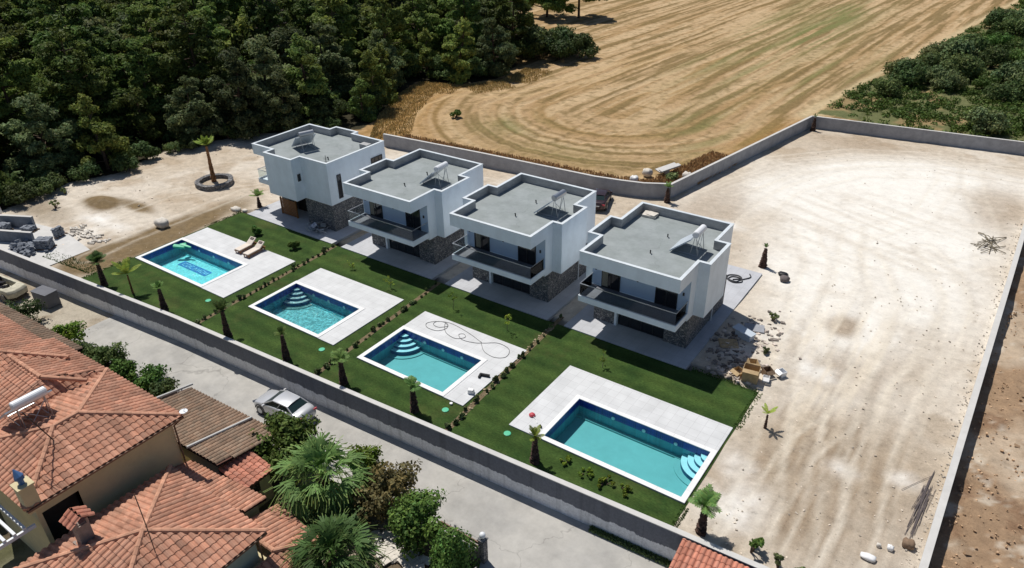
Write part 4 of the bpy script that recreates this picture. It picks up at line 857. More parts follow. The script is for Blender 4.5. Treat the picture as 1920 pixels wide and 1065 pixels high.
mb = MB(); mb.box(X1+.02, X1+.12, Y0, Y1, ze-.10, ze+.0); mb.tube([(X1+.06, Y1-.1, ze-.1), (wx+.08, 13.75, ze-.6), (wx+.08, 13.75, .6)], .045, 6); mb.build('gutter', M['gutter'], mR)
# house chimney with blue cowl
mb = MB(); mb.box(-31.0, -30.4+.0, 6.55, 7.15, 3.6, 5.0); mb.box(-31.06, -30.34, 6.5, 7.2, 5.0, 5.08); ch = mb.build('chimney', M['stucco_yellow'], mR)
mb = MB(); mb.tube([(-30.7, 6.85, 5.08), (-30.7, 6.85, 5.4)], .12, 8); mb.tube([(-30.7, 6.85, 5.35), (-30.72, 6.85, 5.5), (-30.85, 6.8, 5.85)], [.2, .2, .02], 8); mb.build('cowl', mat('blue_metal_cowl', (0.08, 0.17, 0.36), .4, .1, 4), ch)
hr = heater((-35.2, 9.5, 4.45), math.pi/2+math.pi, 'solar water heater with long white tank on the terracotta roof of the yellow house', tilt=.62, L=2.0)
hr['group'] = ''; del hr['group']; hr.scale = (1.15, 1, 1)
mb = MB(); mb.tube([(-32.6, 9.1, 4.9), (-32.2, 8.3, 7.3)], .03, 6); mb.tube([(-32.5, 8.2, 7.0), (-31.9, 8.4, 7.15)], .015, 5); mb.tube([(-32.5, 8.3, 6.8), (-31.9, 8.5, 6.9)], .015, 5)
T(mb.build('tv_antenna', M['frame_dark'], at=(-32.6, 9.1, 4.9)), 'thin leaning aerial pole beside the water heater on the yellow house roof', 'antenna')
dr = thing('satellite_dish', 'small white satellite dish on the roof corner of the yellow house', 'satellite dish', (-30.25, 14.15, 3.9))
mb = MB(); mb.lathe([(.02, 0), (.12, .03), (.20, .07), (.205, .08)], (-30.25, 14.15, 4.15), 16); mb.build('dish', M['metal_white'], dr)
mb = MB(); mb.tube([(-30.4, 14.0, 3.85), (-30.25, 14.15, 4.16)], .025, 6); mb.tube([(-30.25, 14.15, 4.2), (-30.1, 14.2, 4.5)], .012, 5); mb.build('arm', M['metal_grey'], dr)

# house L : far left block, only its hipped roof shows
lR = thing('tiled_house', 'terracotta hipped roof house at the left edge, above the yellow house', 'house', (-44, 10, GZ))
lx0, lx1, ly0, ly1, le = -50.0, -39.6, 6.0, 13.3, 4.3
LA = (-43.2, 9.65, 5.6); LB = (-46.3, 9.65, 5.6)
tiled_roof(lR, [[(lx1, ly0, le), (lx1, ly1, le), LA], [(lx1, ly1, le), (lx0, ly1, le), LB, LA], [(lx0, ly1, le), (lx0, ly0, le), LB], [(lx0, ly0, le), (lx1, ly0, le), LA, LB]], [((lx1, ly1, le), LA), (LA, LB), ((lx1, ly0, le), LA), ((lx0, ly1, le), LB)])
tiled_roof(lR, [[(-41.0, 14.6, 3.6), (-52, 14.3, 3.6), (-52, 13.3, 3.9), (-41.0, 13.3, 3.9)]], [], 'tile_old')
mb = MB(); mb.box(-49.6, -40.0, 6.4, 12.9, GZ, le-.1); mb.box(-51.6, -41.3, 12.9, 14.0, GZ, 3.5); mb.build('wall', M['stucco_yellow'], lR)
kR = thing('tiled_house', 'corner of a terracotta roof beyond the parked wreck at the left edge', 'house', (-58, 14, GZ))
tiled_roof(kR, [[(-53.5, 15.3, .6), (-63, 15.0, .6), (-63, 12, 1.7), (-53.5, 12, 1.7)]], [((-53.5, 12, 1.7), (-63, 12, 1.7))])
mb = MB(); mb.box(-62.7, -53.8, 9, 14.8, GZ, .5); mb.build('wall', M['stucco_white'], kR)

# house N : front pyramid roof
nR = thing('tiled_house', 'house under a pyramid terracotta roof at the bottom edge, with a small tiled chimney', 'house', (-26, 9, GZ))
nx0, nx1, ny0, ny1, ne = -30.0, -22.7, 5.0, 12.6, 1.8
NA = (-26.0, 9.0, 3.1)
tiled_roof(nR, [[(nx1, ny0, ne), (nx1, ny1, ne), NA], [(nx1, ny1, ne), (nx0, ny1, ne), NA], [(nx0, ny1, ne), (nx0, ny0, ne), NA], [(nx0, ny0, ne), (nx1, ny0, ne), NA]], [((nx1, ny1, ne), NA), ((nx0, ny1, ne), NA), ((nx0, ny0, ne), NA), ((nx1, ny0, ne), NA)])
mb = MB(); mb.box(-29.6, -23.1, 5.4, 12.2, GZ, ne-.1); mb.build('wall', mat('sage_stucco', (0.42, 0.47, 0.40), .9, .06, 1.5), nR)
mb = MB(); mb.box(nx1+.02, nx1+.1, ny0, ny1, ne-.1, ne); mb.tube([(nx1+.05, ny1, ne-.1), (nx1-.3, ny1-.3, ne-.5), (nx1-.3, ny1-.3, GZ)], .04, 6); mb.build('gutter', M['gutter'], nR)
mb = MB(); cx_, cy__ = -28.4, 7.6; mb.box(cx_-.28, cx_+.28, cy__-.28, cy__+.28, 2.0, 3.45); 
for dx in (-.24, .24):
    for dy in (-.24, .24): mb.box(cx_+dx-.05, cx_+dx+.05, cy__+dy-.05, cy__+dy+.05, 3.45, 3.7)
mb.box(cx_-.2, cx_+.2, cy__-.2, cy__+.2, 3.45, 3.5); mb.box(cx_-.4, cx_+.95, cy__-.42, cy__-.30, 2.25, 2.36)
ch = mb.build('chimney', mat('chimney_plaster', (0.30, 0.25, 0.22), .9, .2, 5), nR)
mb = MB(); 
tile_plane(mb, [(cx_-.48, cy__-.48, 3.7), (cx_+.48, cy__-.48, 3.7), (cx_+.48, cy__, 4.02), (cx_-.48, cy__, 4.02)], .24, .3); tile_plane(mb, [(cx_+.48, cy__+.48, 3.7), (cx_-.48, cy__+.48, 3.7), (cx_-.48, cy__, 4.02), (cx_+.48, cy__, 4.02)], .24, .3)
mb.build('chimney_roof', M['tile_new'], ch)
mb = MB(); mb.tube([(-24.8, 8.75, 2.8), (-25.3, 8.95, 4.2), (-25.75, 9.1, 5.4)], .022, 6)
T(mb.build('tv_antenna', M['gutter'], at=(-24.8, 8.75, 2.8)), 'thin leaning mast on the pyramid roof of the front house', 'antenna')

# lean-to roofs between the houses and the lane
oR = thing('garage', 'low garage under a weathered grey-brown tile roof beside the lane, with pale ridge strips', 'garage', (-32.5, 16, GZ))
tiled_roof(oR, [[(-28.75, 18.2, .55), (-36.6, 17.85, .55), (-36.6, 14.0, 1.25), (-28.75, 14.3, 1.25)]], [], 'tile_old', pitch=.26, row=.34)
mb = MB()
for (xa) in (-36.55, -31.0): mb = MB(); mb.tube([(xa, 18.1, .70), (xa-.08, 14.15, 1.40)], .075, 8); mb.build('ridge_strip', M['conc_light'], oR)
mb = MB(); mb.box(-36.3, -29.0, 14.2, 17.7, GZ, .5); mb.build('wall', M['stucco_yellow'], oR)
pR = thing('outbuilding', 'yellow outbuilding with terracotta lean-to roof and small dark window, behind the fan palm', 'outbuilding', (-28.5, 14.5, GZ))
tiled_roof(pR, [[(-25.4, 14.55, .62), (-31.0, 14.0, .62), (-31.0, 12.3, 1.0), (-25.4, 12.3, 1.0)]], [], pitch=.26, row=.34)
tiled_roof(pR, [[(-26.9, 14.4, .45), (-26.9, 16.3, .45), (-29.0, 16.3, .72), (-29.0, 14.4, .72)]], [], 'tile_new', name='porch_roof', pitch=.26, row=.34)
mb = MB(); mb.box(-30.9, -25.7, 12.4, 14.2, GZ, .5); mb.box(-28.9, -27.2, 14.2, 16.1, GZ, .38); mb.build('wall', M['stucco_yellow'], pR)
window(pR, 'x', 14.8, 15.4, -.5, .1, -27.19, 'window', 0, out=(1, 0))
qR = thing('outbuilding', 'low terracotta-roofed outbuilding at the foot of the fan palms', 'outbuilding', (-23.5, 12.5, GZ))
tiled_roof(qR, [[(-21.6, 14.6, .0), (-25.2, 14.9, .0), (-25.2, 12.7, .42), (-22.6, 12.7, .42)], [(-21.6, 9.5, .0), (-21.6, 14.6, .0), (-22.6, 12.7, .42), (-22.6, 9.5, .42)]], [((-21.6, 14.6, .05), (-22.6, 12.7, .45)), ((-22.6, 12.7, .45), (-25.2, 12.7, .45))], pitch=.26, row=.34)
mb = MB(); mb.box(-25.0, -22.0, 9.6, 14.4, GZ, -.02); mb.build('wall', M['stucco_yellow'], qR)
sR = thing('shed', 'pink tile shed roof against the outer side of the long wall, at the bottom edge', 'shed', (-5.5, 22.5, GZ))
tiled_roof(sR, [[(0.5, 20.2, .05), (0.5, 20.2, .05), (0.5, 24.35, .42), (-7.35, 23.95, .42)]] if False else [[(-6.9, 20.4, .05), (2.5, 20.9, .05), (2.5, 24.30, .46), (-7.3, 23.92, .46)]], [], 'tile_new', pitch=.24, row=.4)
mb = MB(); mb.box(-6.8, 2.2, 21, 23.7, GZ, -.02); mb.build('wall', M['stucco_white'], sR)
# pergola deck at bottom-left, dark car under it
mb = MB()
for k in range(7): mb.box(-36.5, -30.9, 3.7+.42*k, 3.82+.42*k, 2.62, 2.76)
mb.box(-31.0, -30.88, 3.4, 6.7, 2.45, 2.62); mb.box(-31.02, -30.86, 3.5, 3.66, GZ, 2.45)
pg = thing('pergola', 'white-beamed pergola against the yellow house in the bottom left corner', 'pergola', (-33, 5, GZ)); mb.build('beam', M['metal_white'], pg)
# ---------------------------------------------------------------- foliage
def leaf_cloud(clumps, n_per, size, g, flat=0.5, up_bias=0.25, asp=1.6, dark=(0.55, 1.25), shell=0.55):
    """clumps: (x,y,z,rx,rz); returns centers, u, v, colours"""
    Cn = []; U = []; V = []; K = []
    for (x, y, z, rx, rz) in clumps:
        n = int(n_per*max(.3, rx*rx)); d = g.normal(size=(n, 3)); d /= np.linalg.norm(d, axis=1)[:, None]
        r = (shell+(1-shell)*g.random(n))[:, None]**0.8; wob = 1+0.22*np.sin(d[:, :1]*5+x)+0.18*np.cos(d[:, 1:2]*6+y)
        p = d*r*wob*np.array([rx, rx, rz])+np.array([x, y, z]); nr = d+np.array([0, 0, up_bias])+g.normal(size=(n, 3))*flat; nr /= np.linalg.norm(nr, axis=1)[:, None]
        t = np.cross(nr, g.normal(size=(n, 3))); t /= np.linalg.norm(t, axis=1)[:, None]+1e-9; b = np.cross(nr, t)
        s = size*g.uniform(.6, 1.35, n)[:, None]
        Cn.append(p); U.append(t*s*asp/2); V.append(b*s/2)
        base = g.uniform(.82, 1.15); c = base*g.uniform(dark[0], dark[1], n); yel = g.uniform(-.1, .16, n)+g.uniform(-.08, .1)
        K.append(np.stack([c*(1+yel), c, c*(1-.6*yel)], 1))
    return np.concatenate(Cn), np.concatenate(U), np.concatenate(V), np.clip(np.concatenate(K), 0.05, 3)
def pine_proto(seed, H, leafm='pine', base=.16, n_per=430, size=.135, W=1.0):
    g = np.random.default_rng(seed); root = thing('pine_tree', 'x', 'tree', (0, 0, 0))
    mb = MB(); tx, ty = g.normal(0, .35, 2)
    mb.tube([(0, 0, -.3), (tx*.3, ty*.3, H*.3), (tx, ty, H*.65), (tx*1.2, ty*1.2, H*.93)], [.22, .17, .10, .03], 7)
    cl = []; nl = int(H*.85); az = g.uniform(0, 6.28)
    for i in range(nl):
        f = base+(1-base)*(i+.4)/nl; z = H*f; R_ = W*H*(.30*(1-f)**.55+.03)*g.uniform(.75, 1.2); nb = max(1, int(R_*1.75))
        az += 2.4
        for k in range(nb):
            a = az+6.28*k/nb+g.uniform(-.5, .5); rr = R_*g.uniform(.5, 1.05); px, py = tx*f+rr*math.cos(a), ty*f+rr*math.sin(a); pz = z+g.uniform(-.5, .5)-rr*.06
            rc = g.uniform(.7, 1.3)*(.72+.4*(1-f)); cl.append((px, py, pz, rc, rc*g.uniform(.55, .8)))
            for _ in range(2):
                q = rc*g.uniform(.4, .6); aa = g.uniform(0, 6.28); cl.append((px+rc*.75*math.cos(aa), py+rc*.75*math.sin(aa), pz+g.uniform(-.1, .35), q, q*.7))
            mb.tube([(tx*f, ty*f, z-rr*.25), (px*.6, py*.6, pz-.25), (px, py, pz)], [.06, .04, .015], 4)
    cl.append((tx*1.2, ty*1.2, H*.96, .65, .7))
    mb.build('trunk', M['bark'], root, at=(0, 0, 0))
    c, u, v, k = leaf_cloud(cl, n_per, size, g, up_bias=.35, flat=.7, asp=2.2, shell=.55, dark=(.6, 1.35)); quads_mesh('crown', c, u, v, k, M[leafm], root)
    return root
def bush_proto(name, seed, clumps, leafm, n_per=120, size=.2, stem=True, label='x', cat='bush', shell=.5, asp=1.6):
    g = np.random.default_rng(seed); root = thing(name, label, cat, (0, 0, 0))
    if stem:
        mb = MB()
        for (x, y, z, rx, rz) in clumps[:6]: mb.tube([(x*.15, y*.15, -.1), (x*.5, y*.5, z*.5), (x, y, z)], [.05, .035, .012], 5)
        mb.build('stem', M['bark'], root, at=(0, 0, 0))
    c, u, v, k = leaf_cloud(clumps, n_per, size, g, shell=shell, asp=asp); c[:, 2] = np.maximum(c[:, 2], .03); quads_mesh('foliage', c, u, v, k, M[leafm], root)
    return root
def rand_clumps(g, n, R_, H, rc=(.35, .6), sq=.8):
    out = []
    for i in range(n):
        a = g.uniform(0, 6.28); r = R_*math.sqrt(g.random())*.8; z = H*(.3+.6*g.random()*(1-(r/R_)**2*.6)); q = g.uniform(*rc)*R_; out.append((r*math.cos(a), r*math.sin(a), z, q, q*sq))
    return out
PROT = [pine_proto(11, 9.5), pine_proto(12, 11.0, W=1.1), pine_proto(13, 7.5, base=.12, leafm='pine_light'), pine_proto(14, 12.0), pine_proto(15, 9.0, base=.10, W=1.25, leafm='pine_grey'), pine_proto(16, 6.0, base=.06)]
g = np.random.default_rng(5)
SB = [bush_proto('shrub', 21+i, rand_clumps(np.random.default_rng(30+i), 16, 1.6, 2.0, (.28, .45)), 'scrub', 480, .11) for i in range(3)]
used = set()
def place(protos, i, loc, rz, label, name=None, sc=1.0, group=None, cat=None):
    p = protos[i]
    if p.name not in used:
        used.add(p.name); o = p; o.location = loc; o.rotation_euler = (0, 0, rz); o.scale = (sc,)*3 if not hasattr(sc, '__len__') else sc; o['label'] = label
    else: o = copy_tree(p, loc, rz, label, sc)
    if name: o.name = name
    if group: o['group'] = group
    if cat: o['category'] = cat
    return o
# forest : points inside the wood, denser and smaller towards its edge; only where the photo's view reaches
def in_view(x, y, h=10, mx=60):
    d = Vector((x, y, h/2))-Vector((0, 0, 28)); q = Vector((d.dot(right), d.dot(up), d.dot(fw)))
    if q.z < 5: return False
    u = 1379.7*q.x/q.z; v = 1379.7*q.y/q.z; m_ = 1379.7*h*.7/q.z
    return abs(u) < 960+m_+mx and abs(v) < 532+m_+mx
pts = []; tries = 0
fpoly = FOREST
while tries < 60000 and len(pts) < 285:
    tries += 1
    x = g.uniform(-215, -60); y = g.uniform(14, 190)
    if not inpoly(np.array([x]), np.array([y]), fpoly)[0]: continue
    ed = float(segdist(np.array([x]), np.array([y]), FOREST[:15])[0])
    if ed < .8: continue
    dist = math.hypot(x, y); md = 4.0+dist*.014
    if ed < 5: md *= .85
    if not in_view(x, y, 12, 20): continue
    if any((x-a)**2+(y-b)**2 < md*md for a, b, _ in pts): continue
    pts.append((x, y, ed))
def where(x, y):
    d = Vector((x, y, 6))-Vector((0, 0, 28)); q = d.dot(right)/d.dot(fw)*1379.7+960
    return ('at the left edge, ' if q < 150 else 'above the left clearing, ' if q < 380 else 'above the round planter, ' if q < 560 else 'above the leftmost villa, ' if q < 760 else 'towards the straw field, ')+('nearest rows' if math.hypot(x, y) < 105 else 'middle rows' if math.hypot(x, y) < 135 else 'farthest rows')
pts.sort(key=lambda p: p[0]**2+p[1]**2)
FG = 'pines of the dense wood'
EDGE = 'dark green pine standing inside the dense wood behind the clearing'
for n, (x, y, ed) in enumerate(pts):
    if ed < 4.0: i = int(g.choice([2, 4, 5, 5])); sc = g.uniform(.75, 1.1); 
    else: i = int(g.choice([0, 0, 1, 1, 3, 3, 4, 4, 2])); sc = g.uniform(.85, 1.2)*(1.0 if ed < 12 else 1.1)
    if ed < 4.0: place(PROT, i, (x, y, 0), g.uniform(0, 6.28), 'small bushy pine in the front fringe of the wood, '+where(x, y).split(',')[0], 'pine_tree', sc, 'young pines fringing the wood')
    else: place(PROT, i, (x, y, 0), g.uniform(0, 6.28), 'pine inside the dense wood, '+where(x, y), 'pine_tree', (sc*1.12, sc*1.12, sc), FG)
# rounded oaks and scrub to the right of the wood, behind the first villa
RB = [bush_proto('evergreen_oak', 61+i, rand_clumps(np.random.default_rng(70+i), 24, 2.6, 3.6, (.24, .38)), 'scrub', 420, .14) for i in range(3)]
lst = [(-70, 60.5), (-68.5, 66), (-73, 63), (-72.5, 70), (-76, 75), (-77, 68), (-74.5, 57), (-79, 62), (-82, 72), (-80, 80), (-76.5, 82.5), (-71, 84.5), (-67.5, 88.0), (-68.5, 93), (-73, 90), (-85, 60), (-84, 86), (-88, 78)]
for n, (x, y) in enumerate(lst):
    place(RB, n % 3, (x, y, 0), g.uniform(0, 6.28), 'rounded dark evergreen oak in the thicket between the wood and the straw field', 'evergreen_oak', g.uniform(.75, 1.15), 'evergreen oaks along the straw field', 'tree')
lone = pine_proto(99, 13.0, base=.34, n_per=400, size=.15); lone.name = 'pine_tree'; lone.location = (-78.6, 136.8, 0); lone.scale = (1.25, 1.25, 1.0); lone['label'] = 'tall lone pine with bare lower trunk and long shadow on the straw field'
l2 = place(PROT, 3, (-84.5, 134, 0), 1.0, 'pine with foliage to the ground just left of the tall lone pine in the field', 'pine_tree', 1.25); l2['group'] = 'pines on the far field' 
lone['group'] = 'pines on the far field'
for n, (x, y, s) in enumerate([(-62.6, 103.5, 1.15), (-65.5, 102, 1.2), (-60.8, 106.5, 1.0), (-66, 108, 1.2), (-70, 105, 1.2)]):
    place(RB, n % 3, (x, y, 0), n*1.3, 'large dark rounded oak jutting into the straw field at the tip of the wood', 'evergreen_oak', s*1.1, 'oaks at the tip of the wood', 'tree')
dead = pine_proto(55, 10.5, base=.2, n_per=60, leafm='deadleaf', size=.11, W=.8); dead.name = 'dead_pine'; dead.location = (-95, 74.5, 1.5); dead.scale = (1, 1, 1.15); dead['label'] = 'bare grey-brown dead pine standing out against the green wood'
# edge shrubs along the clearing
ed_pts = [(-76.3, 26.5), (-77, 30), (-76.9, 33.6), (-75.2, 37), (-76.6, 40.3), (-76.8, 43.6), (-75.6, 46.5), (-74.7, 49.6), (-73.2, 53.0), (-70.6, 55.6), (-67.3, 58.3), (-76.2, 28.2), (-75.9, 45), (-72, 55.2), (-69, 57)]
for n, (x, y) in enumerate(ed_pts):
    place(SB, n % 3, (x+g.uniform(-.6, .4), y, 0), g.uniform(0, 6.28), 'low dark shrub at the foot of the wood along the bare clearing', 'shrub', g.uniform(.6, 1.0), 'shrubs at the foot of the wood')
# undergrowth under the wood : one mass
ug = []; 
while len(ug) < 520:
    x = g.uniform(-150, -64); y = g.uniform(20, 125)
    if inpoly(np.array([x]), np.array([y]), fpoly)[0] and in_view(x, y, 3, 20): 
        if float(segdist(np.array([x]), np.array([y]), FOREST[:15])[0]) > 1.0: q = g.uniform(.9, 1.8); ug.append((x, y, q*.35, q, q*.7))
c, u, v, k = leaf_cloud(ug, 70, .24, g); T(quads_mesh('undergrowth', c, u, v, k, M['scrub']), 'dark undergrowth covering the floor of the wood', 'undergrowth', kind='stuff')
# scrub on the right
OL = [bush_proto('shrub', 81+i, rand_clumps(np.random.default_rng(83+i), 22, 1.9, 2.2, (.26, .42)), lm, 460, .11) for i, lm in enumerate(['olive', 'scrub', 'garden'])]
named = [(-2.3, 98.6, 0, 1.25, 'large grey-green rounded bush just behind the far wall of the bare lot'), (3.2, 101.5, 2, 1.5, 'bright green bush at the right edge behind the far wall'),
         (-11.5, 125, 1, 1.3, 'dark green bush at the left end of the scrub strip beside the field track'), (-14.8, 108.5, 1, 1.0, 'small dark bush in the low part of the scrub near the field track')]
for x, y, i, s, lab in named: place(OL, i, (x, y, 0), x, lab, 'shrub', s, 'bushes of the right-hand scrub')
k_ = 0; occ = [(a[0], a[1]) for a in named]
while k_ < 34:
    y = g.uniform(101, 235); x = g.uniform(-17, 60)
    if not inpoly(np.array([x]), np.array([y]), SCRUB)[0] or not in_view(x, y, 3, 20): continue
    if float(segdist(np.array([x]), np.array([y]), [SCRUB[j] for j in range(5)])[0]) < 2.2 or any((x-a)**2+(y-b)**2 < 9 for a, b in occ): continue
    if y < 113 and x < 2: continue
    occ.append((x, y)); k_ += 1
    place(OL, int(g.choice([0, 1, 1, 2])), (x, y, 0), g.uniform(0, 6.28), 'rounded green bush in the scrub beyond the far wall, '+('nearest the wall' if y < 115 else 'beside the field track' if x < -2 else 'farther back on the right'), 'shrub', g.uniform(.7, 1.6), 'bushes of the right-hand scrub')
ug = []
while len(ug) < 800:
    y = 95.5+(150)*g.random()**1.6; x = g.uniform(-20, 60)
    if inpoly(np.array([x]), np.array([y]), SCRUB)[0] and in_view(x, y, 1, 20) and (y > 98.6+abs(x)*.03 or g.random() < .12):
        q = g.uniform(.4, 1.0); ug.append((x, y, q*.25, q, q*.45))
c, u, v, k = leaf_cloud(ug, 110, .13, g, flat=.8); T(quads_mesh('ground_cover', c, u, v, k, M['garden']), 'mixed green ground cover of the scrub beyond the bare lot', 'ground cover', kind='stuff')
# dry grass along the walls and the wood
def grass(name, gen, n, h, m_, lab, w_=.035):
    P_ = np.array([gen() for _ in range(n)]); z = np.zeros(n); hh = h*g.uniform(.4, 1.3, n); a = g.uniform(0, 6.28, n); ln = g.normal(0, .22, (n, 2))*hh[:, None]
    vv = np.stack([ln[:, 0], ln[:, 1], hh], 1)/2; c = np.stack([P_[:, 0], P_[:, 1], z], 1)+vv; u = np.stack([np.cos(a), np.sin(a), 0*a], 1)*w_*g.uniform(.6, 1.6, n)[:, None]
    f = g.uniform(.6, 1.5, n); yl = g.uniform(-.15, .15, n); K = np.stack([f*(1+yl*.4), f*(1-yl*.2), f*(1-yl)], 1)
    T(quads_mesh(name, c, u, vv, K, M[m_]), lab, 'grass', kind='stuff')
def along(pts, off0, off1):
    seg = [(Vector(a), Vector(b)) for a, b in zip(pts[:-1], pts[1:])]; Ls = np.array([(b-a).length for a, b in seg]); pr = Ls/Ls.sum()
    def f():
        a, b = seg[int(g.choice(len(seg), p=pr))]; t = g.random(); p = a+(b-a)*t; n = Vector((-(b-a).y, (b-a).x)).normalized(); q = off0+(off1-off0)*g.random()**1.7; return (p.x+n.x*q, p.y+n.y*q)
    return f
grass('dry_grass', along(BACK[1:]+[(-23.6, 66), (-22.0, 75)], .25, 4.2), 30000, .24, 'drygrass', 'tall rusty dry grass along the field side of the wall behind the villas', .035)
grass('dry_grass', along([(-61, 58.6), (-66.5, 66), (-71, 75), (-72.5, 81), (-66, 82.5), (-63, 88), (-64, 96)], 0.2, -4.5), 14000, .22, 'drygrass', 'dry grass along the edge of the thicket', .035)
grass('dry_grass', along(BACK3, .3, 3.0), 14000, .35, 'drygrass', 'pale dry grass behind the far wall of the bare lot', .04)
def fieldpt():
    while True:
        x = g.uniform(-75, -18); y = 58+90*g.random()**1.3
        if not inpoly(np.array([x]), np.array([y]), YARD)[0] and not inpoly(np.array([x]), np.array([y]), FOREST)[0] and in_view(x, y, 1, 10): return (x, y)

# ---------------------------------------------------------------- palms
def small_palm(loc, H, seed, label, fr=14, fl=.85, r0=.225, mt='palmleaf', trunk='palm_trunk', droop=.5, group=None, crown_w=.10, lean=None, spread=.5):
    g = np.random.default_rng(seed); root = thing('palm_tree', label, 'palm tree', loc, 0, group)
    mb = MB(); n = 9; prof = []; hz = H*.72; rings = max(7, int(H*5))
    vs = []; fs = []; N_ = 10
    for i in range(rings):
        f = i/(rings-1); r = r0*(1-.62*f)+.03; 
        for s_ in (0, 1):
            for k in range(N_):
                a = 6.28*k/N_; q = r*(1.12 if s_ else .86)*(1+g.uniform(-.16, .16)); vs.append((q*math.cos(a), q*math.sin(a), hz*(i+.5*s_)/rings-.05))
    for i in range(2*rings-1):
        for k in range(N_): k2 = (k+1) % N_; fs.append((i*N_+k, i*N_+k2, (i+1)*N_+k2, (i+1)*N_+k))
    fs.append(tuple(range((2*rings-1)*N_, 2*rings*N_))); mb.mesh(vs, fs)
    mb.c = [(q, q, q) for q in g.uniform(.5, 1.5, len(mb.f))]
    mb.build('trunk', M[trunk], root, at=(0, 0, 0))
    C_, U_, V_, K_ = [], [], [], []
    for k in range(fr):
        a = 6.28*k/fr+g.uniform(-.3, .3); el = g.uniform(.45, 1.4); p = np.array([0, 0, hz]); L_ = fl*g.uniform(.75, 1.15); steps = 7
        for s_ in range(steps):
            e = el-droop*(s_/steps)**1.5*2.2; d = np.array([math.cos(a)*math.cos(e), math.sin(a)*math.cos(e), math.sin(e)]); q = p+d*L_/steps
            side = np.array([-math.sin(a), math.cos(a), 0]); wd = spread*fl*.38*math.sin(3.14*(s_+.8)/(steps+.6))+.02
            for sg in (-1, 1):
                for j in range(2):
                    m_ = p+(q-p)*(.25+.5*j); tip = side*sg*wd+d*wd*.7-np.array([0, 0, wd*.35]); C_.append(m_+tip/2); V_.append(tip/2); U_.append(d*L_/steps*.22); c = g.uniform(.65, 1.3); K_.append((c*g.uniform(.9, 1.25), c, c*.9))
            C_.append((p+q)/2); V_.append((q-p)/2); U_.append(side*.018); K_.append((1.2, 1.15, .9)); p = q
    quads_mesh('fronds', np.array(C_), np.array(U_), np.array(V_), np.array(K_), M[mt], root)
    return root
ordn = ['first', 'second', 'third', 'fourth', 'fifth', 'sixth', 'seventh']
row = [(-54.2, 22.35, 2.75, .8, .9), (-46.97, 22.8, 2.5, .55, .6), (-40.1, 23.15, 2.95, .8, .8), (-34.65, 23.6, 2.7, .5, .6), (-29.65, 23.85, 2.6, .7, .8), (-24.23, 24.3, 2.6, .62, .8), (-16.05, 24.7, 2.5, .6, .5), (-6.85, 25.15, 2.5, .95, .6)]
for i, (x, y, h, fl, sp) in enumerate(row):
    lab = f'{ordn[i]} stubby-trunked palm from the left in the row along the lane wall' if i < 7 else 'stubby palm with full crown on bare earth by the lower corner of the largest pool'
    small_palm((x, y, ZL-.02), h, 100+i, lab, fr=17 if i in (0, 7) else 12, fl=fl, droop=.45 if i in (0, 4, 5, 7) else .25, group='young palms along the lane wall', mt='palmleaf' if i != 6 else 'palmleaf_y', spread=sp)
small_palm((-51.02, 22.8, ZL), 2.4, 120, 'slender yellow-green young palm between the first and second stubby palms', fr=9, fl=1.2, r0=.06, mt='palmleaf_y', trunk='palm_brown', droop=.3)
tall = small_palm((-65.14, 40.2, 0), 5.4, 121, 'tall slim palm with brown trunk inside the round stone planter', fr=16, fl=1.1, r0=.22, mt='palmleaf_y', trunk='palm_brown', droop=.12, spread=.6)
small_palm((-56.1, 38.64, 0), 1.5, 122, 'little dark palm by the corner of the leftmost terrace', fr=14, fl=.85, r0=.2, droop=.4)
small_palm((-13.04, 52.9, 0), 2.35, 123, 'dark thin palm alone on the bare lot behind the rightmost villa', fr=8, fl=.45, r0=.27, droop=.1, spread=.35)
small_palm((-19.0, 88.9, 0), 2.3, 124, 'small dark palm in the far inner corner of the boundary walls', fr=6, fl=.4, r0=.28, droop=.1, spread=.35)
small_palm((-24.6, 60.45, 0), 2.1, 125, 'small dark palm in the angle of the wall behind the villas', fr=10, fl=.6, r0=.26, droop=.3)
small_palm((-6.74, 34.21, 0), 1.5, 126, 'small yellow palm on the bare earth beside the rightmost lawn', fr=6, fl=.6, r0=.06, mt='palmleaf_y', droop=.15, spread=.35)
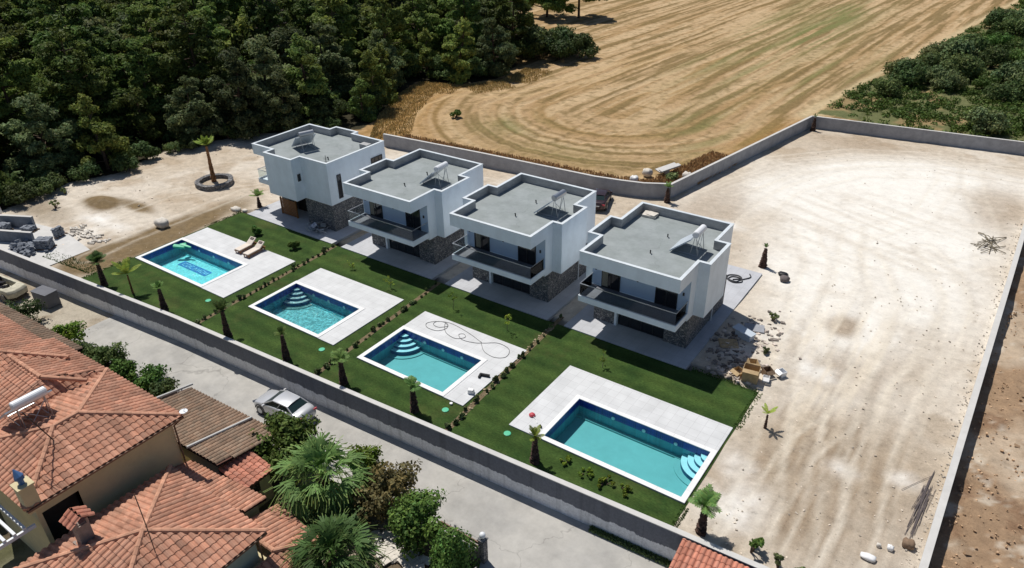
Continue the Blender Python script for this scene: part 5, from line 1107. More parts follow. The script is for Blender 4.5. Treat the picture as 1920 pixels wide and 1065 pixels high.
def fan_palm(loc, H, Rr, seed, label, nleaf=50):
    g = np.random.default_rng(seed); root = thing('fan_palm', label, 'palm tree', loc)
    mb = MB(); mb.lathe([(.42, 0), (.36, H*.3), (.30, H*.7), (.36, H)], (0, 0, 0), 12, .08); mb.c = [(q, q, q) for q in g.uniform(.6, 1.4, len(mb.f))]; mb.build('trunk', M['palm_trunk'], root, at=(0, 0, 0))
    C_, U_, V_, K_ = [], [], [], []
    for k in range(nleaf):
        f = k/nleaf; a = 2.399*k+g.uniform(-.2, .2); e = 1.45-2.2*f+g.uniform(-.3, .3); L_ = Rr*.50*g.uniform(.65, 1.2)*(.75+.35*min(1, f*2.5))
        d = np.array([math.cos(a)*math.cos(e), math.sin(a)*math.cos(e), math.sin(e)]); o = np.array([0, 0, H]); hub = o+d*L_; side = np.array([-math.sin(a), math.cos(a), 0]); nn = np.cross(side, d)
        C_.append((o+hub)/2); V_.append(d*L_/2); U_.append(side*.025); K_.append((1.3, 1.3, 1))
        dead_ = f > .86; tone = g.uniform(.7, 1.25)
        for j in range(15):
            t = (j-7)/7*1.25; bl = Rr*.56*(1-.30*abs(t)/1.25)*g.uniform(.75, 1.15); b = d*math.cos(t)+side*math.sin(t)+nn*.18
            for s_ in range(3):
                dp = g.uniform(.04, .16); p = hub+b*bl*s_/3-np.array([0, 0, dp*s_**2])*bl*.6; q = hub+b*bl*(s_+1)/3-np.array([0, 0, dp*(s_+1)**2])*bl*.6
                wv = np.cross(q-p, nn); wv /= np.linalg.norm(wv)+1e-9; C_.append((p+q)/2); V_.append((q-p)/2); U_.append(wv*(.05, .045, .018)[s_]); c = tone*g.uniform(.8, 1.2)*(1.25 if s_ == 2 else .95)
                K_.append((c*1.5, c*1.0, c*.8) if dead_ else (c*(1.0+.25*(s_ == 2)), c, c*.95))
    quads_mesh('fronds', np.array(C_), np.array(U_), np.array(V_), np.array(K_), M['palmleaf'], root)
    return root
fan_palm((-24.2, 17.2, GZ), 2.3, 2.65, 7, 'large fan palm with a broad drooping crown between the tiled roofs and the lane')
fan_palm((-20.3, 14.1, GZ), 1.9, 2.35, 8, 'fan palm at the bottom edge, lower and nearer than the other fan palm')
# garden trees and shrubs along the lane
def gshrub(name, loc, R_, H, n, lm, seed, label, size=.16, n_per=200, cat='bush', rc=(.3, .48)):
    r = bush_proto(name, seed, rand_clumps(np.random.default_rng(seed+500), n, R_, H, rc), lm, n_per, size, label=label, cat=cat); r.location = loc; return r
gshrub('tree', (-28.2, 18.0, GZ), 1.9, 3.4, 22, 'garden', 201, 'leafy green tree behind the silver car, left of the large fan palm', .10, 560, 'tree')
gshrub('shrub', (-23.9, 19.6, GZ), 1.2, 3.0, 14, 'yellowgreen', 202, 'yellow-tipped conifer shrub behind the large fan palm, beside the lane', .08, 560)
gshrub('shrub', (-21.4, 18.8, GZ), 1.7, 3.0, 22, 'redleaf', 203, 'large reddish-brown leaved shrub right of the fan palm', .085, 650)
gshrub('shrub', (-18.5, 18.2, GZ), 1.6, 2.8, 20, 'garden', 204, 'large dark green shrub between the reddish shrub and the lane', .085, 650)
gshrub('shrub', (-22.3, 16.2, GZ), 1.5, 1.8, 14, 'scrub', 205, 'dark low shrub between the two fan palms', .10, 420)
cn = bush_proto('cypress', 206, [(0, 0, .5+.42*i, 1.05*(1-(max(0, i-1)/8)**1.8)+.08, .6) for i in range(8)], 'garden', 900, .07, label='clipped dark conical cypress beside the gate post at the bottom', cat='tree', shell=.8); cn.location = (-15.8, 17.4, GZ); cn.scale = (.95, .95, .85)
gshrub('shrub', (-50.6, 17.1, GZ), 1.35, 1.9, 18, 'yellowgreen', 207, 'bright yellow-green round bush at the left of the lane', .08, 600)
gshrub('shrub', (-56.6, 16.6, GZ), 1.9, 1.6, 14, 'scrub', 208, 'sparse dark bush between the wreck and the yellow-green bush', .09, 330)
gshrub('shrub', (-48.2, 17.3, GZ), 1.1, 1.3, 11, 'scrub', 209, 'dark oleander hedge plant right after the yellow-green bush', .085, 560)
gshrub('shrub', (-46.2, 17.5, GZ), 1.35, 1.6, 14, 'scrub', 210, 'dark green bush with a few white flowers, middle of the lane-side bushes', .085, 560)
gshrub('shrub', (-43.9, 17.6, GZ), 1.1, 1.2, 11, 'garden', 211, 'low green bush left of the hedge that ends at the garage roof', .085, 560)
gshrub('shrub', (-41.6, 17.7, GZ), 1.3, 1.3, 13, 'garden', 212, 'green bush next to the last one before the garage roof', .085, 560)
gshrub('shrub', (-39.3, 17.7, GZ), 1.4, 1.2, 13, 'scrub', 213, 'dark low hedge bush touching the garage roof', .085, 560)
gshrub('shrub', (-18.6, 14.6, GZ), 1.2, .9, 9, 'olive', 214, 'pale dusty low plant at the bottom edge beside the clipped cypress', .08, 500)
gshrub('shrub', (-57.8, 70.5, 0), .75, .9, 7, 'garden', 215, 'lone small green bush in the near part of the straw field', .14, 240)
gshrub('shrub', (-26.7, 66.2, 0), .9, .7, 7, 'olive', 216, 'weeds around the pale slab outside the wall corner', .14, 160)
# weeds and plants on the lot
for n, (x, y, s, lab) in enumerate([(-4.5, 25.4, .75, 'small green sapling on bare earth behind the pink shed roof'), (-3.2, 25.2, .5, 'thin scraggly weed right of the sapling behind the shed'), (-2.2, 25.15, .5, 'bluish green weed furthest right behind the shed'),
                                    (-9.9, 45.6, .5, 'weed beside the rightmost terrace edge'), (-9.0, 41.4, .45, 'grey-green weed by the heap of boxes'), (-72.2, 27.8, .6, 'thin leafless weed in the left clearing'), (-75.0, 30.2, .55, 'bright green weed at the edge of the wood')]):
    gshrub('weed', (x, y, 0), s*.7, s*1.5, 7, 'olive' if n != 0 else 'garden', 230+n, lab, .06, 260, 'weed', (.22, .34))
for n, (x, y, s, lab) in enumerate([(-14.6, 25.6, .3, 'palest tuft'), (-13.3, 25.4, .35, 'second tuft'), (-12.2, 25.35, .45, 'widest tuft'), (-11.1, 25.4, .35, 'last tuft')]):
    gshrub('plant', (x, y, ZL), s*1.3, .35, 9, 'yellowgreen', 240+n, ['leftmost', 'second', 'third', 'rightmost'][n]+' of four pale feathery plants between the largest pool and the lane wall', .045, 500, 'plant', (.12, .2))
# saplings on the lawns by the terraces
for n, (x, y, h, lab) in enumerate([(-51.35, 34.55, 1.0, 'dark little bush on the leftmost lawn, nearer the timber screen'), (-46.54, 34.55, 1.0, 'dark little bush on the leftmost lawn, nearer the second villa')]):
    gshrub('bush', (x, y, ZL), .42, h, 7, 'garden', 250+n, lab, .10, 420)
def sapling(x, y, h, seed, label):
    g = np.random.default_rng(seed); root = thing('sapling', label, 'sapling', (x, y, ZL), 0, 'thin saplings on the lawns'); mb = MB(); mb.tube([(0, 0, 0), (.03, .02, h*.5), (0, .04, h)], [.022, .016, .008], 5)
    mb.tube([(.03, .02, h*.5), (.3, .1, h*.8)], [.012, .005], 4); mb.build('stem', M['bark_pale'], root, at=(0, 0, 0)); cl = [(g.normal(0, .16), g.normal(0, .16), h*g.uniform(.4, 1.0), .11, .12) for _ in range(7)]
    c, u, v, k = leaf_cloud(cl, 40, .05, g); quads_mesh('foliage', c, u, v, k, M['yellowgreen'], root)
for n, (x, y, h, lab) in enumerate([(-35.3, 34.2, 1.0, 'thin sapling in front of the second villa terrace'), (-29.4, 34.4, 1.3, 'thin sapling in front of the left end of the third villa terrace'), (-24.6, 34.3, 1.3, 'thin sapling in front of the right end of the third villa terrace'), (-17.1, 34.15, 1.2, 'thin sapling in front of the rightmost villa terrace'), (-39.8, 34.6, .7, 'tiny sapling at the left of the second lawn')]): sapling(x, y, h, 260+n, lab)
# hedge beds between the plots
def bed(x0, y0, x1, y1, label, grp, n, stones):
    a, b = Vector((x0, y0)), Vector((x1, y1)); nn = Vector((-(b-a).y, (b-a).x)).normalized()*.17; mb = MB()
    mb.face([(*(a-nn), ZL+.006), (*(a+nn), ZL+.006), (*(b+nn), ZL+.006), (*(b-nn), ZL+.006)][::-1]); o = mb.build('soil_strip', mat('bed_soil', (.16, .12, .07), .95, .3, 4), at=(0, 0, 0)); T(o, kind='structure')
    if stones:
        mb = MB()
        for k in range(70):
            t = rng.random(); p = a+(b-a)*t+nn*rng.uniform(-1.2, 1.2); s = rng.uniform(.04, .11); mb.obox((p.x, p.y, ZL+s*.25), (s*1.5, s, s*.7), rng.uniform(0, 3), None, s*.15)
        T(mb.build('edging_stones', mat('edging_stone', (.34, .28, .18), .9, .3, 6), at=(0, 0, 0)), 'rough edging stones '+label, 'stones', kind='stuff')
    proto = None
    for k in range(n):
        p = a+(b-a)*((k+.5+float(rng.uniform(-.35, .35)))/n)+nn*float(rng.uniform(-.9, .9))
        if proto is None: proto = bush_proto('hedge_plant', int(x0*-7)+k, rand_clumps(np.random.default_rng(int(-x0*3)), 5, .20, .34, (.35, .6)), 'olive', 500, .06, label='small dark hedge plant in the strip '+label, cat='hedge plant'); proto.location = (p.x, p.y, ZL); proto['group'] = grp
        else: q = float(rng.uniform(.35, .95)); copy_tree(proto, (p.x, p.y, ZL), float(rng.uniform(0, 6)), None, (q, q*float(rng.uniform(.7, 1.1)), q*float(rng.uniform(.8, 1.5))))
bed(-43.25, 22.6, -44.0, 36.8, 'between the first and second pools', 'hedge plants between the first and second pools', 30, False)
bed(-31.75, 23.3, -32.7, 36.8, 'between the second and third pools', 'hedge plants between the second and third pools', 24, False)
bed(-21.55, 23.9, -22.35, 37.9, 'between the third and largest pools', 'hedge plants between the third and largest pools', 22, True)

# ---------------------------------------------------------------- cars
def car(loc, rz, label, paint, name='car', L=4.15, W=1.68, H=1.34, group=None):
    root = thing(name, label, 'car', loc, rz, group); Z = (0, 0, 0)
    # body : stations along x (front +x) : (x, half width, bottom z, belt z, top-centre z)
    st = [(-.5, .40, .45, .58, .60), (-.495, .78, .30, .82, .86), (-.46, .92, .24, .95, 1.0), (-.38, .98, .20, .99, 1.03), (-.25, 1.0, .19, 1.0, 1.0), (0, 1.0, .18, .97, .97), (.2, 1.0, .18, .90, .94), (.33, .98, .18, .82, .89), (.42, .94, .20, .74, .80), (.475, .82, .24, .64, .68), (.498, .5, .35, .54, .56)]
    vs = []; fs = []
    for (fx_, hw, zb, zs, zt) in st:
        x = fx_*L; w_ = hw*W/2
        ring = [(-w_*.86, zb), (-w_, zb+.14), (-w_*1.0, (zb+zs)/2+.05), (-w_*.93, zs-.02), (-w_*.8, zs+.03), (-w_*.4, zt), (0, zt+.012), (w_*.4, zt), (w_*.8, zs+.03), (w_*.93, zs-.02), (w_, (zb+zs)/2+.05), (w_, zb+.14), (w_*.86, zb)]
        vs += [(x, y, z) for y, z in ring]
    n = 13
    for i in range(len(st)-1):
        for k in range(n-1): fs.append((i*n+k, (i+1)*n+k, (i+1)*n+k+1, i*n+k+1))
        fs.append((i*n+n-1, (i+1)*n+n-1, (i+1)*n, i*n))
    fs.append(tuple(range(n))[::-1]); fs.append(tuple(range((len(st)-1)*n, len(st)*n)))
    mb = MB(); mb.mesh(vs, [f[::-1] for f in fs]); body = mb.build('body', paint, root, at=Z, smooth=True)
    s_ = body.modifiers.new('s', 'SUBSURF'); s_.levels = 1; s_.render_levels = 2
    # greenhouse : glass shell with roof and pillars
    def ringz(fx_, hw, z): return [(fx_*L, -hw*W/2, z), (fx_*L, hw*W/2, z)]
    b0, b1 = -.355, .25; t0, t1 = -.225, .055; zb, zt = .93, H
    B = [(b0*L, -.40*W, zb+.06), (b0*L, .40*W, zb+.06), (b1*L, .44*W, zb-.04), (b1*L, -.44*W, zb-.04)]; Tp = [(t0*L, -.325*W, zt-.04), (t0*L, .325*W, zt-.04), (t1*L, .335*W, zt-.03), (t1*L, -.335*W, zt-.03)]
    mb = MB(); mb.mesh(B+Tp, [(0, 1, 5, 4), (2, 3, 7, 6), (1, 2, 6, 5), (3, 0, 4, 7)]); mb.build('windows', M['carglass'], root, at=Z)
    mb = MB(); vs = []; nx_, ny_ = 8, 6
    for i in range(nx_+1):
        for j in range(ny_+1):
            u_ = i/nx_; v_ = j/ny_*2-1; x = (t0-.012+(t1-t0+.024)*u_)*L; hw = (.33+.008*u_)*W; vs.append((x, hw*v_, zt-.035+.045*(1-v_*v_)+.03*math.sin(3.14*u_)))
    mb.mesh(vs, [(i*(ny_+1)+j, (i+1)*(ny_+1)+j, (i+1)*(ny_+1)+j+1, i*(ny_+1)+j+1) for i in range(nx_) for j in range(ny_)]); mb.build('roof', paint, root, at=Z, smooth=True)
    mb = MB()
    for sg in (-1, 1):
        i0 = 0 if sg < 0 else 1; i3 = 3 if sg < 0 else 2
        a = Vector(B[i0]); b = Vector(Tp[i0]); c = Vector(Tp[i3]); d = Vector(B[i3]); mb.tube([a, b], .045, 6); mb.tube([b, c], .04, 6); mb.tube([c, d], .04, 6); m0 = a.lerp(d, .52); m1 = b.lerp(c, .45); mb.tube([m0, m1], .03, 5)
    mb.build('pillars', paint, root, at=Z)
    for sx in (-.30, .31):
        for sg in (-1, 1):
            cx, cy2, cz = sx*L, sg*(W/2-.10), .31; mb = MB(); mb.tube([(cx, cy2-.1, cz), (cx, cy2+.1, cz)], .315, 20); wh = mb.build('wheel', M['frame_dark'], root, at=Z)
            mb = MB(); mb.tube([(cx, cy2+sg*.09, cz), (cx, cy2+sg*.112, cz)], .20, 14); mb.build('rim', M['metal_grey'], wh, at=Z)
            mb = MB(); vs = []
            mb.tube([(cx+.40*math.cos(t), sg*(W/2-.015), cz+.03+.40*math.sin(t)) for t in np.linspace(.15, 2.99, 10)], .035, 5); mb.build('wheel_arch', M['frame_dark'], root, at=Z)
    for sg in (-1, 1):
        mb = MB(); mb.obox((.463*L, sg*.33*W, .64), (.16, .34, .13), -sg*.35, (0, .5)); mb.build('headlight', M['metal_grey'], root, at=Z)
        mb = MB(); mb.obox((-.483*L, sg*.33*W, .80), (.07, .38, .13), sg*.2); mb.build('tail_light', M['red_plastic'], root, at=Z)
        mb = MB(); mb.obox((.19*L, sg*.53*W, .95), (.1, .18, .12), 0); mb.build('mirror', paint, root, at=Z)
    mb = MB(); mb.obox((-.497*L, 0, .66), (.02, .52, .12)); mb.build('number_plate', M['white_plastic'], root, at=Z)
    return root
silver = mat('silver_car_paint', (0.56, 0.57, 0.59), 0.28, 0.02, 1, metal=0.35, spec=.6)
car((-32.05, 21.0, -1.54), math.pi+.06, 'silver-white saloon car parked on the lane against the long wall', silver)
car((-29.6, 56.6, 0.02), 1.9, 'dark maroon car parked behind the third villa, by the back wall', mat('maroon_paint', (0.05, 0.03, 0.035), .25, .02, 1, metal=.3, spec=.6))
# derelict open car at the left edge
dc = thing('derelict_car', 'roofless cream wreck of a car overgrown at the left edge of the lane', 'car', (-62.6, 18.4, -1.55), .12); Z = (0, 0, 0)
cream = mat('faded_cream_paint', (0.52, 0.49, 0.38), .7, .25, 3, stain=.3)
mb = MB(); vs = []; fs = []; outer = [(2.1, .35), (2.2, -.35), (1.9, -.78), (-2.0, -.85), (-2.2, -.4), (-2.2, .4), (-2.0, .85), (1.9, .8)]
o1 = outer; n = len(o1); inn = [(x*.62-.1, y*.68) for x, y in o1]
lv = [(o1, .35, 1.0), (o1, .75, 1.03), (o1, .95, .96), (inn, .98, 1.0), (inn, .5, .95)]
for pl, z, s in lv: vs += [(x*s, y*s, z) for x, y in pl]
for i in range(4):
    for k in range(n): k2 = (k+1) % n; fs.append((i*n+k, i*n+k2, (i+1)*n+k2, (i+1)*n+k))
fs.append(tuple(range(4*n, 5*n))); mb.mesh(vs, [f[::-1] for f in fs]); mb.build('body', cream, dc, at=Z, bevel=.06)
mb = MB()
for k in range(14): mb.obox((rng.uniform(-1.1, 1), rng.uniform(-.4, .4), .65+rng.uniform(0, .3)), (.5, .3, .25), rng.uniform(0, 3), (rng.uniform(-.5, .5), .3), .05)
mb.build('seats', M['frame_dark'], dc, at=Z)
for sx in (-1.4, 1.35):
    for sg in (-1, 1): mb = MB(); mb.tube([(sx, sg*.72, .3), (sx, sg*.9, .3)], .31, 16); mb.build('wheel', M['frame_dark'], dc, at=Z)

# ---------------------------------------------------------------- things around the pools
def lounger(loc, rz, label):
    root = thing('sun_lounger', label, 'sun lounger', loc, rz, 'sun loungers beside the first pool'); Z = (0, 0, 0)
    mb = MB(); mb.box(-.33, .33, -1.0, .9, .22, .28)
    mb.build('frame', M['wood'], root, at=Z)
    for sx in (-.28, .28):
        for y in (-.9, .8): mb = MB(); mb.box(sx-.03, sx+.03, y-.03, y+.03, 0, .22); mb.build('leg', M['wood'], root, at=Z)
    cu = mat('cream_cushion', (.72, .64, .56), .9, .04, 6)
    mb = MB(); mb.box(-.31, .31, -.98, .25, .285, .37); mb.build('seat_cushion', cu, root, at=Z, bevel=.02)
    mb = MB(); mb.obox((0, .58, .50), (.62, .78, .09), 0, (.55, 0)); mb.build('back_cushion', cu, root, at=Z, bevel=.02)
    mb = MB(); mb.obox((0, .74, .66), (.36, .2, .07), 0, (.55, 0)); mb.build('pillow', mat('dark_cushion', (.16, .13, .12), .9, .05, 4), root, at=Z)
lounger((-49.75, 32.25, .10), .08, 'sun lounger with cream cushion beside the first pool, left one of the pair')
lounger((-48.55, 32.15, .10), .08, 'sun lounger with cream cushion beside the first pool, right one of the pair')
fl = MB()
for (x_, y_, L_, w_, rz_) in [(-55.25, 29.55, 1.0, .28, .55), (-54.8, 29.9, .9, .22, .25), (-55.3, 29.95, .5, .3, 1.2)]: fl.obox((x_, y_, -.06), (L_, w_, .12), rz_, (.1, .08), .05)
T(fl.build('pool_float', M['green_plastic'], at=(-55, 29.75, -.1)), 'green float half sunk in the back corner of the first pool', 'pool float')
def curve_pts(P_, n=14):
    out = []; P_ = [Vector((*p, 0)) for p in P_]
    for i in range(len(P_)-1):
        a = P_[max(i-1, 0)]; b = P_[i]; c = P_[i+1]; d = P_[min(i+2, len(P_)-1)]
        for k in range(n):
            t = k/n; out.append(.5*((2*b)+(c-a)*t+(2*a-5*b+4*c-d)*t*t+(3*b-a-3*c+d)*t**3))
    out.append(P_[-1]); return out
def hose(P_, r, z, label, m_='grey_pipe', loc=None):
    mb = MB(); mb.tube([(p.x, p.y, z) for p in curve_pts(P_)], r, 5); T(mb.build('hose', M[m_], at=(P_[0][0], P_[0][1], z)), label, 'hose')
hose([(-25.1, 32.05), (-26.6, 32.5), (-28.2, 32.75), (-29.1, 32.5), (-29.7, 31.9), (-29.35, 31.45), (-28.5, 31.5), (-28.15, 32.1), (-28.5, 32.6), (-29.2, 32.45), (-29.25, 32.0), (-28.7, 31.9), (-28.25, 32.35), (-28.6, 32.5), (-27.9, 31.7), (-26.9, 31.45), (-26.4, 31.9), (-26.7, 32.2), (-26.95, 31.95), (-26.4, 31.6), (-25.5, 31.75), (-24.9, 32.1), (-24.1, 32.6), (-23.1, 32.4), (-22.8, 31.6), (-23.4, 31.15), (-24.3, 31.3), (-24.9, 31.8), (-25.2, 32.1)], .014, .12, 'long black hose lying in loops on the deck of the third pool')
hose([(-14.2, 49.4), (-13.7, 49.9), (-14.1, 50.2), (-14.7, 49.9), (-14.6, 49.3), (-14.0, 49.0), (-13.5, 49.4), (-13.8, 49.9), (-14.4, 49.8), (-14.5, 49.3), (-13.9, 49.2), (-13.7, 49.6), (-13.2, 50.4), (-13.4, 50.9)], .045, .15, 'thick dark hose coiled on the terrace beside the rightmost villa')
mb = MB(); mb.obox((-22.7, 29.2, .20), (.62, .12, .16), .3); mb.obox((-22.95, 29.0, .18), (.12, .36, .14), .3); T(mb.build('floor_squeegee', M['black_bag'], at=(-22.7, 29.2, .1)), 'black L-shaped object lying on the deck of the third pool', 'tool')
mb = MB(); mb.tube([(-22.8, 25.95, .05), (-22.8, 25.95, .14)], .1, 10); mb.obox((-22.4, 27.4, .25), (.35, .28, .26), .4, None, .04); T(mb.build('white_bucket', M['white_plastic'], at=(-22.4, 27.4, .1)), 'white bucket on the edge of the third pool deck by the hedge strip', 'bucket')
rc = thing('pool_vacuum', 'pink-red pool cleaning head lying on the corner of the largest deck', 'pool cleaner', (-18.2, 27.7, .10))
mb = MB(); mb.lathe([(.02, 0), (.17, .02), (.19, .08), (.12, .16), (.03, .18)], (-18.2, 27.7, .1), 12); mb.build('head', M['red_plastic'], rc); mb = MB(); mb.tube([(-18.1, 27.65, .16), (-17.8, 27.5, .14), (-17.6, 27.3, .13)], .02, 5); mb.build('handle', M['white_plastic'], rc)
mb = MB(); mb.obox((-17.25, 27.15, .16), (.22, .09, .08), -.6); T(mb.build('pump_nozzle', M['black_bag'], at=(-17.25, 27.15, .1)), 'small black nozzle next to the red pool cleaner', 'tool')
for n, (x, y, lab) in enumerate([(-18.55, 25.7, 'green drain lid in the lawn beside the largest pool deck'), (-22.75, 25.35, 'pale green drain lid in the lawn below the third pool deck'), (-33.5, 25.6, 'round green drain lid in the lawn below the second pool deck'), (-45.3, 25.3, 'green drain lid in the lawn below the first pool deck')]):
    mb = MB(); mb.lathe([(.21, 0), (.21, .04), (.17, .055), (.0, .06)], (x, y, ZL), 12); T(mb.build('drain_lid', M['green_plastic'], at=(x, y, ZL)), lab, 'lid', 'drain lids in the lawns')

# ---------------------------------------------------------------- things on the bare ground
root = thing('round_planter', 'low round grey stone planter ring around the tall slim palm', 'planter', (-64.6, 39.9, 0))
mb = MB(); n = 40; vs = []; fs = []
for k in range(n):
    a = 6.283*k/n; w0 = 1+.02*math.sin(5*a)
    for (r_, z) in ((1.85, -.1), (1.85, .45), (1.40, .45), (1.40, -.1)): vs.append((-64.6+r_*w0*math.cos(a), 39.9+r_*w0*math.sin(a), z+(.0 if z < 0 else rng.uniform(-.02, .02))))
for k in range(n):
    for j in range(3): a = k*4+j; b = ((k+1) % n)*4+j; fs.append((a, a+1, b+1, b)[::-1])
mb.mesh(vs, fs); mb.build('stone_ring', M['stone'], root); mb = MB(); mb.prism([(-64.6+1.39*math.cos(6.283*k/20), 39.9+1.39*math.sin(6.283*k/20)) for k in range(20)], -.1, .06); mb.build('soil', mat('planter_soil', (.40, .33, .25), .95, .2, 3), root)
def lump(name, loc, size, m_, label, cat, n=1, seed=0, jit=.12):
    g = np.random.default_rng(seed); mb = MB(); vs = []; N_ = 12; 
    for i in range(7):
        ph = math.pi*(i/6-.5)
        for k in range(N_):
            a = 6.283*k/N_; q = 1+g.uniform(-jit, jit); vs.append((loc[0]+size[0]*.5*math.copysign(abs(math.cos(a))**.7, math.cos(a))*max(.05, math.cos(ph))**.6*q, loc[1]+size[1]*.5*math.copysign(abs(math.sin(a))**.7, math.sin(a))*max(.05, math.cos(ph))**.6*q, loc[2]+size[2]*.5*(1+math.copysign(abs(math.sin(ph))**.8, math.sin(ph)))*q-.03))
    fs = [(i*N_+k, i*N_+(k+1) % N_, (i+1)*N_+(k+1) % N_, (i+1)*N_+k) for i in range(6) for k in range(N_)]; fs.append(tuple(range(6*N_, 7*N_))); mb.mesh(vs, fs)
    return T(mb.build(name, M[m_], at=loc, smooth=True), label, cat)
lump('bulk_bag', (-59.9, 31.0, 0), (1.35, 1.0, .8), 'white_stone', 'full whitish bulk bag sitting on the brown earth left of the first pool', 'bag', seed=1)
lump('boulder', (-57.3, 36.9, 0), (1.0, .7, .35), 'white_stone', 'larger pale flat boulder near the little palm by the leftmost terrace', 'boulder', seed=2); lump('boulder', (-56.4, 37.2, 0), (.6, .4, .25), 'white_stone', 'smaller pale stone next to the flat boulder by the leftmost terrace', 'boulder', seed=3)
lump('boulder', (1.42, 29.75, 0), (.55, .5, .42), 'palletwood', 'round brown boulder by the low right wall, near the bottom edge', 'boulder', seed=4)
lump('bucket', (0.78, 29.1, 0), (.3, .3, .28), 'white_plastic', 'small white container left of the brown boulder at the bottom edge', 'bucket', seed=5)
lump('rubbish', (0.3, 29.0, 0), (.22, .2, .2), 'white_stone', 'scrap left of the small white container at the bottom edge', 'rubbish', seed=6)
lump('rubble_bag', (0.05, 28.0, 0), (.7, .4, .25), 'white_plastic', 'white plastic bag on the earth at the very bottom edge', 'bag', seed=7)
lump('wheelbarrow_tray', (-11.3, 52.4, 0), (.75, .6, .25), 'black_bag', 'dark tub on the bare lot right of the thin dark palm, the further of two', 'tub', seed=8); lump('wheelbarrow_tray', (-10.95, 51.6, 0), (.7, .65, .4), 'rust', 'dark tub on the bare lot right of the thin dark palm, the nearer of two', 'tub', seed=9)
# poles laid in a star
mb = MB()
for k in range(15):
    a = rng.uniform(0, 3.14); L_ = rng.uniform(.5, 1.5); c_ = (1.15+rng.normal(0, .35), 66.7+rng.normal(0, .8)); sq = 1.9; dx, dy = math.cos(a)*L_*.9, math.sin(a)*L_*1.5; h0 = rng.uniform(.03, .12); mb.tube([(c_[0]-dx, c_[1]-dy, .06), (c_[0], c_[1], .1+h0*2), (c_[0]+dx, c_[1]+dy, .06)], .03, 6)
mb.col = (1, 1, 1)
T(mb.build('pole_heap', M['bark_pale'], at=(1.15, 66.7, 0)), 'poles lying crossed in a star on the bare lot near the right wall', 'poles', kind='stuff')
mb = MB()
for k in range(34):
    o_ = rng.normal(0, .13); y0 = rng.uniform(30.2, 33.0); y1 = y0+rng.uniform(1.8, 3.4); a = rng.normal(0, .03); mb.tube([(1.42+o_, y0, .05), (1.52+o_*.8+a, (y0+y1)/2, .07), (1.62+o_*.7+a*2, y1, .05)], .012, 4)
mb.tube([(0.5, 33.4, .05), (1.55, 35.2, .06)], .012, 4)
T(mb.build('rebar_bundle', M['rust'], at=(1.5, 33, 0)), 'loose bundle of thin dark rebar lying along the low right wall', 'rebar', kind='stuff')
# building rubble next to the rightmost villa
def crate(x, y, s, rz, tilt, m_, label):
    root = thing('cardboard_box', label, 'box', (x, y, 0), rz, 'boxes dumped beside the rightmost lawn'); mb = MB(); a, b, h = s; t = .02
    mb.box(-a/2, a/2, -b/2, b/2, .02, .05); mb.box(-a/2, a/2, -b/2, -b/2+t, .05, h); mb.box(-a/2, a/2, b/2-t, b/2, .05, h); mb.box(-a/2, -a/2+t, -b/2+t, b/2-t, .05, h); mb.box(a/2-t, a/2, -b/2+t, b/2-t, .05, h)
    mb.build('carton', M[m_], root, at=(0, 0, 0)); mb = MB(); mb.obox((0, -b/2-.12, h), (a, .26, .015), 0, (.5, 0)); mb.build('flap', M[m_], root, at=(0, 0, 0)); root.rotation_euler = (tilt[0], tilt[1], rz)
crate(-8.95, 38.1, (.95, .75, .95), .15, (0, 0), 'plywood', 'largest tan carton of the heap, standing open next to the lawn corner')
crate(-9.75, 38.3, (.6, .5, .35), -.4, (.1, .1), 'plywood', 'low tan carton left of the largest one')
crate(-9.3, 39.4, (.6, .6, .5), .6, (.05, .15), 'plywood', 'half-crushed brown carton behind the largest one')
crate(-8.3, 39.2, (.55, .45, .5), .9, (.2, 0), 'palletwood', 'dark carton right of the largest one')
crate(-8.1, 38.5, (.4, .35, .35), .2, (0, 0), 'white_plastic', 'small white box on the right side of the heap')
crate(-7.5, 39.6, (.45, .4, .4), -.5, (0, .1), 'metal_white', 'pale blue-grey box at the right end of the heap')
root = thing('pallet', 'wooden slatted pallet leaning in the shade beside the rightmost villa', 'pallet', (-11.4, 41.0, 0), .5); mb = MB()
for k in range(7): mb.box(-.6, .6, -.5+.155*k, -.5+.155*k+.1, .12, .145)
mb.build('slats', M['plywood'], root, at=(0, 0, 0)); mb = MB()
for k in range(3): mb.box(-.6+.53*k, -.5+.53*k, -.5, .52, .0, .118)
mb.build('bearers', M['palletwood'], root, at=(0, 0, 0))
mb = MB(); mb.obox((-10.9, 42.4, .55), (1.5, .65, .06), -.35, (.08, .05)); mb.obox((-10.8, 42.3, .25), (1.2, .5, .5), -.35); T(mb.build('stacked_panels', M['panel_light'], at=(-10.9, 42.4, 0)), 'pale blue-grey board on a stack in the shade beside the rightmost villa', 'board')
mb = MB(); mb.obox((-10.6, 43.7, .15), (1.3, .8, .1), .3, (.1, .0)); T(mb.build('grey_sheet', M['concrete'], at=(-10.6, 43.7, 0)), 'dark grey sheet lying behind the pale blue-grey board', 'board')
mb = MB()
for k in range(420):
    x = -10.6+rng.normal(0, 1.0); y = 40.6+rng.normal(0, 2.3); s = rng.uniform(.05, .24)
    if x < -12.5 or y < 37.4: continue
    mb.col = tuple(rng.choice([.5, .8, 1.2, 1.8])*np.array([1, .95, .9])); mb.obox((x, y, s*.3), (s*1.5, s, s*.6), rng.uniform(0, 3), (rng.uniform(-.3, .3), .2), s*.15)
T(mb.build('rubble', mat('mixed_rubble', (.33, .30, .28), .9, .3, 4, attr=True), at=(-10.6, 40.6, 0)), 'broken blocks and rubble strewn beside the rightmost villa', 'rubble', kind='stuff')
